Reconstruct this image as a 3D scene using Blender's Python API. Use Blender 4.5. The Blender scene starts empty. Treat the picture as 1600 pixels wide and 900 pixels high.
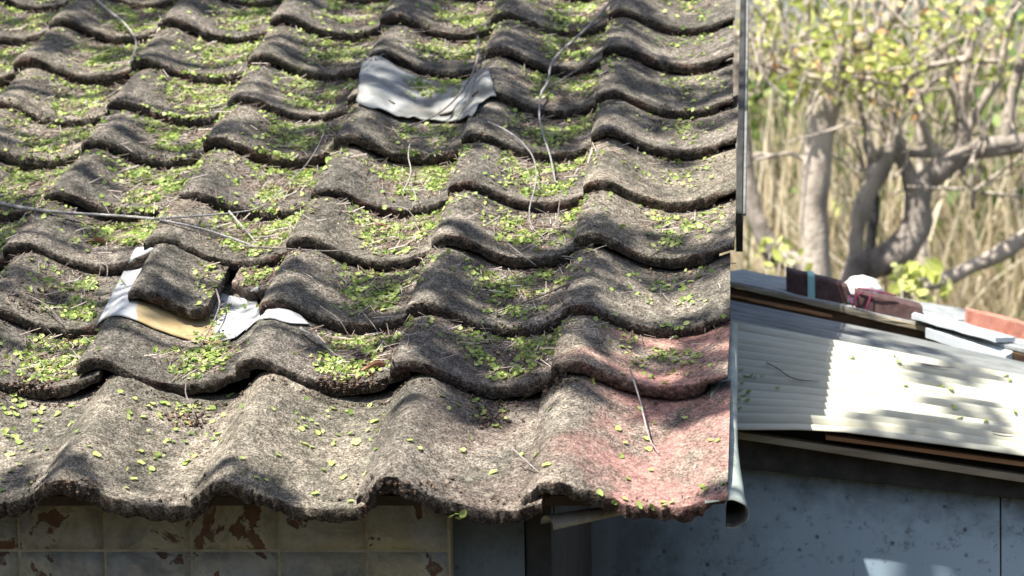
import bpy, math, random
import numpy as np
from mathutils import Vector, Matrix
from mathutils.bvhtree import BVHTree
random.seed(7); RNG = np.random.default_rng(7)
S = bpy.context.scene
C = S.collection
R = math.radians
ALPHA = R(22.0)                      # roof pitch

# ------------------------------------------------------------------ camera
def _rot(a, b, c):
    return (Matrix.Rotation(c, 3, 'Z') @ Matrix.Rotation(a, 3, 'X') @ Matrix.Rotation(b, 3, 'Y'))
ROOF = Matrix.Rotation(ALPHA, 3, 'X')            # roof frame -> world
CR = ROOF @ _rot(R(63.65984), R(7.27304), R(-1.29918))
CP = ROOF @ Vector((0.06937, -3.17736, 1.90865))
cam_d = bpy.data.cameras.new('camera'); cam = bpy.data.objects.new('camera', cam_d); C.objects.link(cam)
cam.matrix_world = Matrix.Translation(CP) @ CR.to_4x4()
cam_d.sensor_width = 36; FPX = 3800.0; cam_d.lens = 36 * FPX / 1600
cam_d.clip_start = .05; cam_d.clip_end = 3000
cam_d.dof.use_dof = True; cam_d.dof.focus_distance = 4.15; cam_d.dof.aperture_fstop = cam_d.lens / 13.5
S.camera = cam

# ------------------------------------------------------------------ light
SUN = Vector((-.37, -.34, 1)).normalized()
elev = math.asin(SUN.z); azim = math.atan2(SUN.x, SUN.y)
w = bpy.data.worlds.new('World'); S.world = w; w.use_nodes = True
nt = w.node_tree; bg = nt.nodes['Background']
sky = nt.nodes.new('ShaderNodeTexSky'); sky.sky_type = 'NISHITA'; sky.sun_disc = False
sky.sun_elevation = elev; sky.sun_rotation = azim; sky.air_density = 1.0; sky.dust_density = 2.5; sky.ozone_density = 1.0
nt.links.new(sky.outputs[0], bg.inputs[0]); bg.inputs[1].default_value = .085
sl = bpy.data.lights.new('sun', 'SUN'); sl.energy = 5.0; sl.angle = R(.53); sl.color = (1, .95, .87)
so = bpy.data.objects.new('sun', sl); C.objects.link(so); so.rotation_euler = SUN.to_track_quat('Z', 'Y').to_euler(); so.location = (-4, -3, 8)
S.view_settings.view_transform = 'Standard'; S.view_settings.look = 'None'; S.view_settings.gamma = 1
S.view_settings.use_curve_mapping = False
S.view_settings.exposure = 1.33
S.render.film_transparent = False
S.cycles.max_bounces = 6

# ------------------------------------------------------------------ helpers
def ray(px, py):
    d = CR @ Vector(((px - 800) / FPX, (450 - py) / FPX, -1)); return CP, d.normalized()
def at(px, py, Y):
    o, d = ray(px, py); return o + d * ((Y - o.y) / d.y)
def pxm(p):                                     # pixels per metre at a world point
    return FPX / -(CR.transposed() @ (Vector(p) - CP)).z
def rw(x, u, h=0.0):                            # roof coordinates -> world
    return ROOF @ Vector((x, u, h))

def _hash(ix, iy, iz, s):
    n = (ix * 374761393 + iy * 668265263 + iz * 1274126177 + s * 974634777) & 0xffffffff
    n = ((n ^ (n >> 13)) * 1274126177) & 0xffffffff
    return ((n ^ (n >> 16)) & 0xffff) / 65535.0
def noise(P, scale=1.0, seed=0):                # value noise -1..1, P (N,3)
    Q = np.asarray(P, float) * scale + 1000.0
    I = np.floor(Q).astype(np.int64); F = Q - I; F = F * F * (3 - 2 * F)
    out = 0
    for dx in (0, 1):
        for dy in (0, 1):
            for dz in (0, 1):
                wt = (F[:, 0] if dx else 1 - F[:, 0]) * (F[:, 1] if dy else 1 - F[:, 1]) * (F[:, 2] if dz else 1 - F[:, 2])
                out = out + wt * _hash(I[:, 0] + dx, I[:, 1] + dy, I[:, 2] + dz, seed)
    return out * 2 - 1

def mesh_obj(name, verts, faces, mat, parent=None, smooth=True, attr=None):
    me = bpy.data.meshes.new(name)
    me.from_pydata([tuple(v) for v in verts], [], [tuple(f) for f in faces])
    mats = mat if isinstance(mat, (list, tuple)) else [mat]
    for m in mats: me.materials.append(m)
    if smooth: me.polygons.foreach_set('use_smooth', [True] * len(me.polygons))
    if attr:
        for k, vals in attr.items():
            a = me.attributes.new(k, 'FLOAT', 'POINT'); a.data.foreach_set('value', np.asarray(vals, dtype=np.float32))
    me.update()
    o = bpy.data.objects.new(name, me); C.objects.link(o)
    if parent is not None: o.parent = parent; o.matrix_parent_inverse = parent.matrix_world.inverted()
    return o
def quick_mesh(name, V, Fq, mat, attr=None, parent=None, smooth=False):
    """many faces of one size from numpy"""
    V = np.asarray(V, dtype=np.float32); Fq = np.asarray(Fq, dtype=np.int32)
    me = bpy.data.meshes.new(name); n = Fq.shape[1]
    me.vertices.add(len(V)); me.vertices.foreach_set('co', V.ravel())
    me.loops.add(Fq.size); me.loops.foreach_set('vertex_index', Fq.ravel())
    me.polygons.add(len(Fq)); me.polygons.foreach_set('loop_start', np.arange(0, Fq.size, n, dtype=np.int32))
    me.polygons.foreach_set('loop_total', np.full(len(Fq), n, dtype=np.int32))
    me.materials.append(mat); me.update(calc_edges=True)
    me.polygons.foreach_set('use_smooth', [smooth] * len(Fq))
    if attr:
        for k, vals in attr.items():
            a = me.attributes.new(k, 'FLOAT', 'POINT'); a.data.foreach_set('value', np.asarray(vals, dtype=np.float32))
    o = bpy.data.objects.new(name, me); C.objects.link(o)
    if parent is not None: o.parent = parent; o.matrix_parent_inverse = parent.matrix_world.inverted()
    return o
def empty(name, loc):
    o = bpy.data.objects.new(name, None); C.objects.link(o); o.location = loc; o.empty_display_size = .1
    o.matrix_world = Matrix.Translation(loc); return o
def tag(o, label=None, cat=None, group=None, kind=None):
    if label: o['label'] = label
    if cat: o['category'] = cat
    if group: o['group'] = group
    if kind: o['kind'] = kind
    return o

def catmull(P, n):
    P = [Vector(p) for p in P]
    if len(P) < 3: return [P[0].lerp(P[-1], i / n) for i in range(n + 1)]
    Q = [P[0] * 2 - P[1]] + P + [P[-1] * 2 - P[-2]]; out = []
    for i in range(1, len(Q) - 2):
        a, b, c, d = Q[i - 1:i + 3]
        for k in range(n):
            t = k / n
            out.append(.5 * (2 * b + (c - a) * t + (2 * a - 5 * b + 4 * c - d) * t * t + (3 * b - a - 3 * c + d) * t ** 3))
    out.append(P[-1]); return out
def tube_geo(P, rad, sides=8, seg=5, wob=.0, seed=0, knob=0.0):
    """swept tube through P, radii rad (one per point); returns verts, faces"""
    n = len(P); pts = catmull(P, seg)
    rr = np.interp(np.linspace(0, n - 1, len(pts)), np.arange(n), rad)
    V = []; F = []
    nrm = None
    for i, p in enumerate(pts):
        t = (pts[min(i + 1, len(pts) - 1)] - pts[max(i - 1, 0)]).normalized()
        if nrm is None:
            nrm = t.orthogonal().normalized()
        nrm = (nrm - t * nrm.dot(t)).normalized(); b = t.cross(nrm)
        for k in range(sides):
            a = 2 * math.pi * k / sides
            V.append(p + (nrm * math.cos(a) + b * math.sin(a)) * rr[i])
    if wob or knob:
        A = np.array([tuple(v) for v in V]); c = np.repeat(np.array([tuple(p) for p in pts]), sides, 0)
        f = 1 + wob * noise(A, 1.3 / max(rad), seed) + knob * np.clip(noise(c, .5 / max(rad), seed + 5), 0, 1)
        A = c + (A - c) * f[:, None]; V = [Vector(v) for v in A]
    for i in range(len(pts) - 1):
        for k in range(sides):
            a = i * sides + k; b2 = i * sides + (k + 1) % sides
            F.append((a, b2, b2 + sides, a + sides))
    F.append(tuple(range(sides))[::-1]); F.append(tuple(range(len(V) - sides, len(V))))
    return V, F
def merge(geos):
    V = []; F = []
    for v, f in geos:
        o = len(V); V += list(v); F += [tuple(i + o for i in q) for q in f]
    return V, F
def box_geo(p0, p1, h, d, lift=0, jit=0, seg=1, updir=Vector((0, 0, 1)), back=Vector((0, 1, 0))):
    """beam from p0 to p1; thickness h downward from the line, depth d backwards, chamfered"""
    p0 = Vector(p0); p1 = Vector(p1); V = []; F = []; n = max(seg, 1)
    c = min(h, d) * .08
    prof = [(0, -c), (c, 0), (d - c, 0), (d, -c), (d, -h + c), (d - c, -h), (c, -h), (0, -h + c)]
    for i in range(n + 1):
        p = p0.lerp(p1, i / n)
        for (y, z) in prof:
            j = Vector([random.uniform(-jit, jit) for _ in range(3)]) if jit else Vector((0, 0, 0))
            V.append(p + back * y + updir * (z + lift) + j)
    for i in range(n):
        for k in range(8):
            a = i * 8 + k; b = i * 8 + (k + 1) % 8
            F.append((a, a + 8, b + 8, b))
    F.append(tuple(range(8))); F.append(tuple(range(len(V) - 8, len(V)))[::-1])
    return V, F

# ------------------------------------------------------------------ materials
class NB:
    def __init__(s, name):
        s.m = bpy.data.materials.new(name); s.m.use_nodes = True; s.t = s.m.node_tree
        s.b = s.t.nodes['Principled BSDF']; s.out = s.t.nodes['Material Output']; s.b.inputs['Roughness'].default_value = .85
        s.b.inputs['Specular IOR Level'].default_value = .25
    def n(s, kind, **kw):
        x = s.t.nodes.new(kind)
        for k, v in kw.items(): setattr(x, k, v)
        return x
    def l(s, a, b): s.t.links.new(a, b)
    def pos(s, obj=False):
        if obj: return s.n('ShaderNodeTexCoord').outputs['Object']
        return s.n('ShaderNodeNewGeometry').outputs['Position']
    def noise(s, scale, detail=4, rough=.6, vec=None, dist=0, stretch=None):
        x = s.n('ShaderNodeTexNoise'); x.inputs['Scale'].default_value = scale; x.inputs['Detail'].default_value = detail
        x.inputs['Roughness'].default_value = rough; x.inputs['Distortion'].default_value = dist
        v = vec or s.pos()
        if stretch:
            mp = s.n('ShaderNodeMapping'); mp.inputs['Scale'].default_value = stretch; s.l(v, mp.inputs[0]); v = mp.outputs[0]
        s.l(v, x.inputs['Vector']); return x.outputs[0]
    def ramp(s, src, stops):
        x = s.n('ShaderNodeValToRGB'); e = x.color_ramp.elements
        while len(e) > 1: e.remove(e[-1])
        for i, (p, c) in enumerate(stops):
            if not hasattr(c, '__len__'): c = (c, c, c)
            if i == 0: e[0].position = p; e[0].color = (*c, 1)
            else: q = e.new(p); q.color = (*c, 1)
        s.l(src, x.inputs[0]); return x.outputs[0]
    def mix(s, f, a, b, mode='MIX'):
        x = s.n('ShaderNodeMix', data_type='RGBA', blend_type=mode)
        for i, v in ((0, f), (6, a), (7, b)):
            if isinstance(v, (int, float)): x.inputs[i].default_value = v
            elif hasattr(v, '__len__'): x.inputs[i].default_value = (*v, 1)
            else: s.l(v, x.inputs[i])
        return x.outputs[2]
    def math(s, op, a, b=0.0, clamp=False):
        x = s.n('ShaderNodeMath', operation=op, use_clamp=clamp)
        for i, v in enumerate((a, b)):
            if isinstance(v, (int, float)): x.inputs[i].default_value = v
            else: s.l(v, x.inputs[i])
        return x.outputs[0]
    def attr(s, name, kind='GEOMETRY'):
        x = s.n('ShaderNodeAttribute', attribute_type=kind, attribute_name=name); return x.outputs['Fac']
    def bump(s, h, strength=.5, dist=.002, prev=None):
        x = s.n('ShaderNodeBump'); x.inputs['Strength'].default_value = strength; x.inputs['Distance'].default_value = dist
        s.l(h, x.inputs['Height'])
        if prev is not None: s.l(prev, x.inputs['Normal'])
        return x.outputs[0]
    def done(s, col=None, nrm=None, rough=None):
        if col is not None:
            if hasattr(col, '__len__'): s.b.inputs['Base Color'].default_value = (*col, 1)
            else: s.l(col, s.b.inputs['Base Color'])
        if nrm is not None: s.l(nrm, s.b.inputs['Normal'])
        if rough is not None:
            if isinstance(rough, (int, float)): s.b.inputs['Roughness'].default_value = rough
            else: s.l(rough, s.b.inputs['Roughness'])
        return s.m

def mat_tile():
    s = NB('weathered_concrete_tile')
    big = s.noise(6.5, 4, .6, dist=.4); mid = s.noise(38, 5, .65); grain = s.noise(290, 2, .7); g2 = s.noise(120, 3, .7)
    base = s.ramp(mid, [(.3, (.092, .081, .067)), (.5, (.175, .156, .130)), (.72, (.305, .275, .232))])
    lich = s.ramp(big, [(.40, 0.), (.58, 1.)])
    base = s.mix(s.math('MULTIPLY', lich, .75), base, s.ramp(mid, [(.35, (.042, .043, .036)), (.7, (.125, .118, .1))]))
    # red paint left on the tile
    red = s.attr('paint_red', 'OBJECT')
    rn = s.noise(7, 6, .62, dist=.3)
    rmask = s.math('MULTIPLY', red, s.ramp(s.math('ADD', rn, 0.0), [(.40, 0.), (.58, 1.)]))
    lx = s.n('ShaderNodeSeparateXYZ'); s.l(s.pos(True), lx.inputs[0])
    rmask = s.math('MULTIPLY', rmask, s.ramp(s.math('ADD', lx.outputs[0], s.math('MULTIPLY', s.math('SUBTRACT', rn, .5), .25)), [(.0, .12), (.10, .9), (.16, 1.)]))
    base = s.mix(s.math('MULTIPLY', rmask, .74), base, s.ramp(grain, [(.3, (.30, .150, .132)), (.7, (.44, .245, .22))]))
    # bare clay-red at chipped front edges
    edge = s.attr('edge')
    em = s.math('MULTIPLY', edge, s.ramp(s.noise(17, 3, .6), [(.52, 0.), (.66, .6)]))
    base = s.mix(em, base, (.22, .085, .065))
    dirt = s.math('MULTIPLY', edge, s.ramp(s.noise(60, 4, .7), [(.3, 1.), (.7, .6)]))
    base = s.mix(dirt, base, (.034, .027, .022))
    sp = s.ramp(grain, [(.38, .35), (.5, .95), (.62, 1.6)])
    base = s.mix(s.math('SUBTRACT', 1.0, s.math('MULTIPLY', rmask, .8)), base, s.mix(1.0, base, sp, 'MULTIPLY'))
    sp2 = s.ramp(g2, [(.36, .55), (.52, 1.), (.66, 1.3)])
    base = s.mix(1.0, base, sp2, 'MULTIPLY')
    oi = s.n('ShaderNodeObjectInfo'); base = s.mix(1., base, s.ramp(oi.outputs['Random'], [(0, (.80, .79, .80)), (.5, (1., .98, .95)), (1, (1.2, 1.16, 1.08))]), 'MULTIPLY')
    base = s.mix(s.math('MULTIPLY', s.ramp(s.noise(34, 4, .65), [(.60, 0.), (.70, .4)]), s.math('SUBTRACT', 1., edge)), base, (.30, .29, .235))
    b = s.bump(grain, .85, .0022); b = s.bump(g2, .6, .004, b)
    s.b.inputs['Specular IOR Level'].default_value = .15
    return s.done(base, b, .95)
def mat_leaf(name, stops, trans=.35):
    s = NB(name); t = s.attr('tint')
    col = s.ramp(t, stops)
    s.b.inputs['Roughness'].default_value = .5; s.l(col, s.b.inputs['Base Color'])
    tr = s.n('ShaderNodeBsdfTranslucent'); s.l(col, tr.inputs[0])
    mx = s.n('ShaderNodeMixShader'); mx.inputs[0].default_value = trans
    s.l(s.b.outputs[0], mx.inputs[1]); s.l(tr.outputs[0], mx.inputs[2]); s.l(mx.outputs[0], s.out.inputs[0])
    return s.m
def mat_attr(name, stops, rough=.9, grain=None, amp=.3):
    s = NB(name); col = s.ramp(s.attr('tint'), stops)
    if grain: col = s.mix(1., col, s.ramp(s.noise(grain, 4, .7), [(.3, 1 - amp), (.7, 1 + amp)]), 'MULTIPLY')
    return s.done(col, None, rough)
def mat_bark(name, a, b, scale=14):
    s = NB(name); n1 = s.noise(scale, 6, .7, stretch=(1, 1, .35)); n2 = s.noise(scale * 5, 4, .7)
    col = s.ramp(n1, [(.32, a), (.66, b)])
    return s.done(col, s.bump(n2, .8, .012, s.bump(n1, .8, .03)), .9)
def mat_plain(name, a, b, scale=30, rough=.8, bump=.3, dist=.002, stretch=None, spec=.25):
    s = NB(name); n1 = s.noise(scale, 5, .65, stretch=stretch)
    s.b.inputs['Specular IOR Level'].default_value = spec
    return s.done(s.ramp(n1, [(.3, a), (.7, b)]), s.bump(n1, bump, dist), rough)

M_TILE = mat_tile()
M_LEAF = mat_leaf('round_green_leaf', [(0, (.12, .21, .05)), (.4, (.32, .43, .11)), (.75, (.50, .57, .20)), (.92, (.55, .57, .24)), (1, (.5, .36, .18))])
M_DEBRIS = mat_attr('debris_crumbs', [(0, (.035, .026, .02)), (.4, (.085, .06, .045)), (.7, (.16, .11, .08)), (.9, (.25, .16, .11)), (1, (.42, .36, .28))])
M_TWIG = mat_bark('grey_twig', (.2, .165, .14), (.5, .45, .42), 60)
M_TWIG_GREY = mat_bark('silver_grey_twig', (.34, .32, .31), (.6, .58, .58), 60)
M_TWIG_PALE = mat_bark('pale_twig', (.5, .45, .4), (.75, .72, .68), 60)
M_DECK = mat_plain('old_roof_deck', (.03, .025, .02), (.07, .055, .045), 20)

# ------------------------------------------------------------------ ground and hillside
def ground():
    s = NB('leaf_litter_ground'); n1 = s.noise(1.5, 6, .6); n2 = s.noise(25, 5, .7)
    col = s.mix(s.ramp(n2, [(.4, 0.), (.6, 1.)]), s.ramp(n1, [(.35, (.035, .03, .02)), (.65, (.03, .04, .018))]), (.08, .065, .04))
    m = s.done(col, s.bump(n2, .8, .03), .95)
    V = []; F = []
    xs = [-900, -200, -60, -20] + list(np.arange(-10, 14.1, 1.0)) + [20, 60, 200, 900]
    ys = [-900, -200, -40, -10, -6, -3, 0, 3] + list(np.arange(5, 24.1, .8)) + [30, 60, 200, 900, 1500]
    for y in ys:
        for x in xs:
            t = min(max((y - 6.3) / 9.0, 0), 1); t = t * t * (3 - 2 * t)
            z = -1.9 + 2.6 * t + (.12 * math.sin(x * 1.3 + y * .7) * (1 if 4 < y < 25 else 0))
            V.append((x, y, z))
    nx = len(xs)
    for j in range(len(ys) - 1):
        for i in range(nx - 1):
            a = j * nx + i; F.append((a, a + 1, a + 1 + nx, a + nx))
    o = mesh_obj('ground', V, F, m); tag(o, 'brown leaf covered ground rising into a low slope behind the sheds', kind='structure')
ground()

# ------------------------------------------------------------------ tiled shed
shed = empty('tiled_shed', (-1.4, .3, -1.9))
tag(shed, 'old shed with mossy wave tiled roof and peeling tiled wall', 'shed')
x0 = -.2627; W = .265
U = [0, .358, .5845, .850, 1.097, 1.361, 1.578, 1.8256, 2.0794, 2.325, 2.575, 2.825]
T = .032; TH = .0225; LEN = .31
PX = np.array([-.056, -.045, -.035, -.025, -.013, 0, .013, .027, .054, .082, .109, .136, .163, .204, .23, .266, .29])
PH = -np.array([.022, .018, .0115, .0060, .0025, 0, .0015, .006, .0215, .036, .0455, .0505, .0512, .0445, .0345, .0215, .013])
PH0 = PH.copy(); PH0[:5] = [-.034, -.030, -.021, -.010, -.003]
def smooth_prof(xq, ph):
    # cubic smoothing of the table
    xs = np.linspace(PX[0], PX[-1], 400); hs = np.interp(xs, PX, ph)
    k = np.hanning(29); k /= k.sum(); hp = np.pad(hs, 14, mode='edge'); hs = np.convolve(hp, k, 'valid')
    return np.interp(xq, xs, hs)

def tile_mesh(row, k, xmin=-.032, xmax=.270, length=LEN, tilt=T, front_cut=None, step=.006, seed=0, th=TH, rough=1.0, brk=0.0):
    """one wave tile in its own roof frame: x from crest line, v up the slope, h above the deck"""
    xs = np.arange(xmin, xmax + 1e-6, step)
    vs = np.concatenate([[0, .0018, .005, .010], np.arange(.016, length, step * 1.15), [length]])
    X, Vv = np.meshgrid(xs, vs); ph = PH0 if row == 0 else PH
    H = smooth_prof(X, ph) - .006 + tilt * (1 - Vv / length)
    H -= np.interp(Vv, [0, .0018, .005, .010, .02], [.0026, .0010, .0003, .0, 0])
    # rounded left lip and right lip
    H -= np.interp(X - xmin, [0, .004, .012], [.005, .0012, 0])
    P = np.stack([X.ravel() + k * 3.1 + row * 7.7, Vv.ravel(), H.ravel()], 1)
    fr = np.clip(1 - Vv.ravel() / .02, 0, 1)
    h = H.ravel() + .0010 * noise(P, 90, seed) + .0016 * noise(P, 28, seed + 1) + .0022 * noise(P, 9, seed + 2)
    x = X.ravel().copy(); v = Vv.ravel().copy()
    n1 = noise(P, 55, seed + 3); n2 = noise(P, 150, seed + 4); n3 = noise(P, 14, seed + 6)
    v += fr * rough * (.0022 * n1 + .0016 * n2 + .003 * n3)
    if brk: v += fr * brk * np.clip(noise(P, 22, seed + 9) - .1, 0, 1)
    if front_cut is not None: v = v + np.clip(1 - Vv.ravel() / length, 0, 1) * front_cut(x)
    top = np.stack([x, v, h], 1)
    tt = np.where(X > .226, th * (.55 if k == 0 else .85), th)
    tt = tt * (1 + rough * (.10 * noise(P, 40, seed + 7)).reshape(X.shape))
    Pb = P + 5
    hb = (H - tt).ravel() - (.0012 * noise(Pb, 60, seed + 5) + .0012 * noise(Pb, 160, seed + 8)) * rough
    hb += np.interp(Vv, [0, .0018, .005, .010, .02], [.0026, .0010, .0003, .0, 0]).ravel() * .9
    vb = v + fr * rough * .0015 * noise(Pb, 80, seed + 6)
    bot = np.stack([x, vb, hb], 1)
    ny, nx = X.shape; n = nx * ny
    V = np.concatenate([top, bot]); F = []
    # mid row on the front face for roughness
    mid0 = len(V)
    fm = (top[:nx] + bot[:nx]) / 2; fm[:, 1] -= .0022 - .0022 * noise(fm * 1.0 + row + k, 120, seed + 11) * rough; fm2 = fm
    V = np.concatenate([V, fm2])
    idx = np.arange(n).reshape(ny, nx)
    a = idx[:-1, :-1].ravel(); b = idx[:-1, 1:].ravel(); c = idx[1:, 1:].ravel(); d = idx[1:, :-1].ravel()
    F.append(np.stack([a, b, c, d], 1)); F.append(np.stack([a + n, d + n, c + n, b + n], 1))
    i = np.arange(nx - 1)
    F.append(np.stack([i, mid0 + i, mid0 + i + 1, i + 1], 1)); F.append(np.stack([mid0 + i, n + i, n + i + 1, mid0 + i + 1], 1))
    l = idx[-1]; F.append(np.stack([l[:-1], l[1:], l[1:] + n, l[:-1] + n], 1))
    L = idx[:, 0]; F.append(np.stack([L[:-1], L[1:], L[1:] + n, L[:-1] + n], 1))
    Rr = idx[:, -1]; F.append(np.stack([Rr[:-1], Rr[:-1] + n, Rr[1:] + n, Rr[1:]], 1))
    F = np.concatenate(F)
    edge = np.concatenate([np.clip(1 - Vv.ravel() / .003, 0, 1) * .6, np.ones(n), np.ones(nx)])
    return V, F, edge

# measured offsets of each tile's crest from the regular grid (right to left), px x / px y
# offset of each tile from the regular grid in mm (along the eave, up the slope), right to left
OFF = {0: [(1, -22), (12, -27), (18, -20), (24, -16)], 1: [(-4, 5), (-8, 9), (-8, 20), (-18, 20)], 2: [(0, -10), (-8, -5), (-9, 16), (-7, 18)],
       3: [(3, 9), (2, 12), (-7, 12), (-14, 14), (-20, 10)], 4: [(6, 6), (4, 14), (2, -5), (2, -12), (0, -12)], 5: [(4, 1), (3, -4), (6, -14), (0, -14), (7, -10)],
       6: [(-2, -9), (0, 11), (0, 3), (3, 5), (10, -16)], 7: [(-4, 9), (3, 11), (6, 8), (1, -2), (3, -13), (-8, 7)], 8: [(-5, -5), (-7, -8), (1, -18), (6, -6), (6, -7), (3, 16)]}
roof = mesh_obj('roof', *box_geo(rw(-2.75, .10, -.074), rw(-.03, .10, -.074), .02, 3.0, back=ROOF @ Vector((0, 1, 0)), updir=ROOF @ Vector((0, 0, 1))), M_DECK, shed, smooth=False)
NR, NC = 12, 9
TILE_V = []; TILE_F = []; TOPS = {}
def place_tile(row, k, V, F, edge, dx=0, du=0, rz=0, lift=0, red=0, name='roof_tile', label=None, collide=True):
    base = Matrix.Translation(rw(x0 - k * W + dx, U[row] + du, lift)) @ ROOF.to_4x4() @ Matrix.Rotation(rz, 4, 'Z')
    o = quick_mesh(name, V, F, M_TILE, {'edge': edge}, roof, smooth=True)
    o.data.set_sharp_from_angle(angle=R(38))
    o.matrix_parent_inverse = Matrix.Identity(4); o.matrix_basis = roof.matrix_world.inverted() @ base
    o['paint_red'] = float(red)
    if label: o['label'] = label
    if collide:
        off = sum(len(v) for v in TILE_V)
        Mn = np.array(base); WV = V @ Mn[:3, :3].T + Mn[:3, 3]
        TILE_V.append(WV); TILE_F.append(F + off)
    return o, base
for row in range(NR):
    for k in range(NC):
        seed = row * 31 + k * 7
        tab = OFF.get(row, [])
        ox, oy = tab[k] if k < len(tab) else ((tab[-1][0] * .6, tab[-1][1] * .6) if tab else (0, 0))
        if k >= len(tab): ox += RNG.uniform(-3, 3); oy += RNG.uniform(-5, 5)
        dx, du = ox / 1000, oy / 1000
        if k == 0: dx *= .5
        visible = row <= 9 and k <= 7
        step = .0055 if row <= 2 else (.007 if row <= 5 else .009)
        if not visible: step = .016
        kw = dict(step=step, seed=seed)
        if k == 0: kw['xmax'] = .262
        if row == 0: kw.update(length=.42, tilt=.034, xmin=-.052, xmax=.262 if k == 0 else .235, rough=2.4, brk=.018, th=.026)
        if row == 2 and k == 3:
            kw.update(xmin=-.014, xmax=.128, front_cut=lambda x: np.clip(x - .10, 0, 1) * .8 + .004, rough=1.6)
        red = {(1, 0): 1.0, (0, 0): .95, (0, 1): .12, (1, 1): .10}.get((row, k), 0.)
        V, F, e = tile_mesh(row, k, **kw)
        lab = {(1, 0): 'wave tile with much faded pink red paint left in its pan', (0, 0): 'eave tile at the verge corner with large faded pink red patches',
               (2, 3): 'broken wave tile, only the humped left half left'}.get((row, k))
        tilt = RNG.uniform(-.018, .018) if row else 0
        if (row, k) == (2, 3):
            place_tile(row, k, V, F, e, dx + .004, du + .020, R(2), .012, red, label=lab, collide=False); BROKEN = (V, F)
        else:
            place_tile(row, k, V, F, e, dx, du, tilt, RNG.uniform(0, .0045) if row else 0, red, label=lab)
# the whole tile the broken one lies on
V, F, e = tile_mesh(2, 3, seed=444, rough=1.2, step=.006)
place_tile(2, 3, V, F, e, dx=-.004, du=.030, lift=-.026, label='wave tile lying lower, mostly hidden by the white patch and the broken tile')
# loose shard on the right side of the pan above the patched spot
V, F, e = tile_mesh(2, 3, xmin=.12, xmax=.262, length=.10, tilt=.002, step=.005, seed=901, rough=1.8, front_cut=lambda x: np.clip(.17 - x, 0, 1) * .9)
place_tile(2, 3, V, F, e, .01, .175, R(-3), .022, .35, name='roof_tile', label='broken shard of wave tile lying tilted in the pan with a pink scuff', collide=True)
BV = BVHTree.FromPolygons([tuple(v) for v in np.concatenate(TILE_V)], [tuple(f) for f in np.concatenate(TILE_F)])
RN = ROOF @ Vector((0, 0, 1))
def hit(px, py, lift=0.0):
    o, d = ray(px, py); loc, n, i, dist = BV.ray_cast(o, d)
    if loc is None: return None
    return loc - d * lift * .6 + RN * lift * .6
def drop(x, u):
    loc, n, i, d = BV.ray_cast(rw(x, u, .6), -RN)
    return loc, n

# ------------------------------------------------------------------ verge trim, eave board, wall
YW = .16
M_FLASH = None
def mat_flash():
    s = NB('pale_painted_flashing'); n1 = s.noise(18, 5, .7); n2 = s.noise(70, 4, .7, dist=.5)
    col = s.mix(s.ramp(n2, [(.62, 0.), (.72, 1.)]), s.ramp(n1, [(.3, (.17, .20, .17)), (.6, (.36, .40, .35))]), (.1, .08, .06))
    return s.done(col, s.bump(n1, .2, .003), .55)
M_FLASH = mat_flash()
M_BARGE = mat_plain('blackened_barge_board', (.012, .012, .01), (.05, .05, .045), 40, .6, stretch=(1, .2, 1))
def strip_geo(us, profs, th=.0015):
    """profs: list of point lists (x,h) along u -> thin shell"""
    V = []; F = []; n = len(profs[0]); m = len(us)
    for side in (0, 1):
        for u, pr in zip(us, profs):
            for i, (x, h) in enumerate(pr):
                a = pr[max(i - 1, 0)]; b = pr[min(i + 1, n - 1)]
                t = Vector((b[0] - a[0], b[1] - a[1])).normalized(); nn = Vector((-t.y, t.x)) * th * side
                V.append(rw(x + nn.x, u, h + nn.y))
    def q(a, b, c, d): F.append((a, b, c, d))
    N = n * m
    for j in range(m - 1):
        for i in range(n - 1):
            a = j * n + i; q(a, a + 1, a + 1 + n, a + n); q(a + N, a + n + N, a + 1 + n + N, a + 1 + N)
        for i in (0, n - 1): a = j * n + i; q(a, a + n, a + n + N, a + N)
    for j in (0, m - 1):
        for i in range(n - 1): a = j * n + i; q(a, a + N, a + 1 + N, a + 1)
    return V, F
us = [-.028, -.015, 0, .04, .08, .13, .2, .28, .36, .5, .62]; profs = []
for u in us:
    r = np.interp(u, [-.055, 0, .10, .22, .4, .9], [.0245, .0235, .018, .012, .010, .009]); cx = np.interp(u, [-.055, 0, .15, .9], [.006, .003, -.002, -.002])
    top = np.interp(u, [-.055, -.01, .06, .2, .34, .62], [-.006, -.007, -.022, -.032, -.036, -.036]); pr = [(-.034, top - .003), (-.012, top)]
    for a in np.linspace(90, np.interp(u, [0, .2], [-108, -62]), 15): pr.append((cx + r * math.cos(R(a)), top - r + r * math.sin(R(a))))
    if u > .15: pr += [(cx + r * .35, top - 2 * r - .004 - .03)]
    else: pr += [(pr[-1][0] - .003, pr[-1][1] + .0005)]
    profs.append(pr)
_V, _F = strip_geo(us, profs); _N = len(_V) // 2
_A = np.array([tuple(v) for v in _V]); _w = np.clip(1 - np.repeat(np.tile(np.array(us), 2), len(profs[0])) / .12, 0, 1)
_A[:, 0] += .0042 * noise(_A, 40, 3) * _w; _A[:, 2] += .0036 * noise(_A, 45, 5) * _w; _A[:, 1] += .009 * noise(_A, 60, 6) * _w
_fo = mesh_obj('verge_flashing', _A, _F, [M_FLASH, mat_plain('dark_inside', (.03, .028, .022), (.10, .10, .085), 50)], shed)  # second, darker material goes on the inner face of the curl
_fo.data.polygons.foreach_set('material_index', [1 if max(f) < _N else 0 for f in _F]); _fo['label'] = 'pale green metal verge flashing curling out into an open end at the eave'
g = box_geo(rw(.003, .97, .012), rw(.003, 2.95, .012), .08, .012, back=Vector((1, 0, 0)), updir=RN, seg=8, jit=.0006)
mesh_obj('barge_board', *g, M_BARGE, shed, smooth=False)
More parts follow.
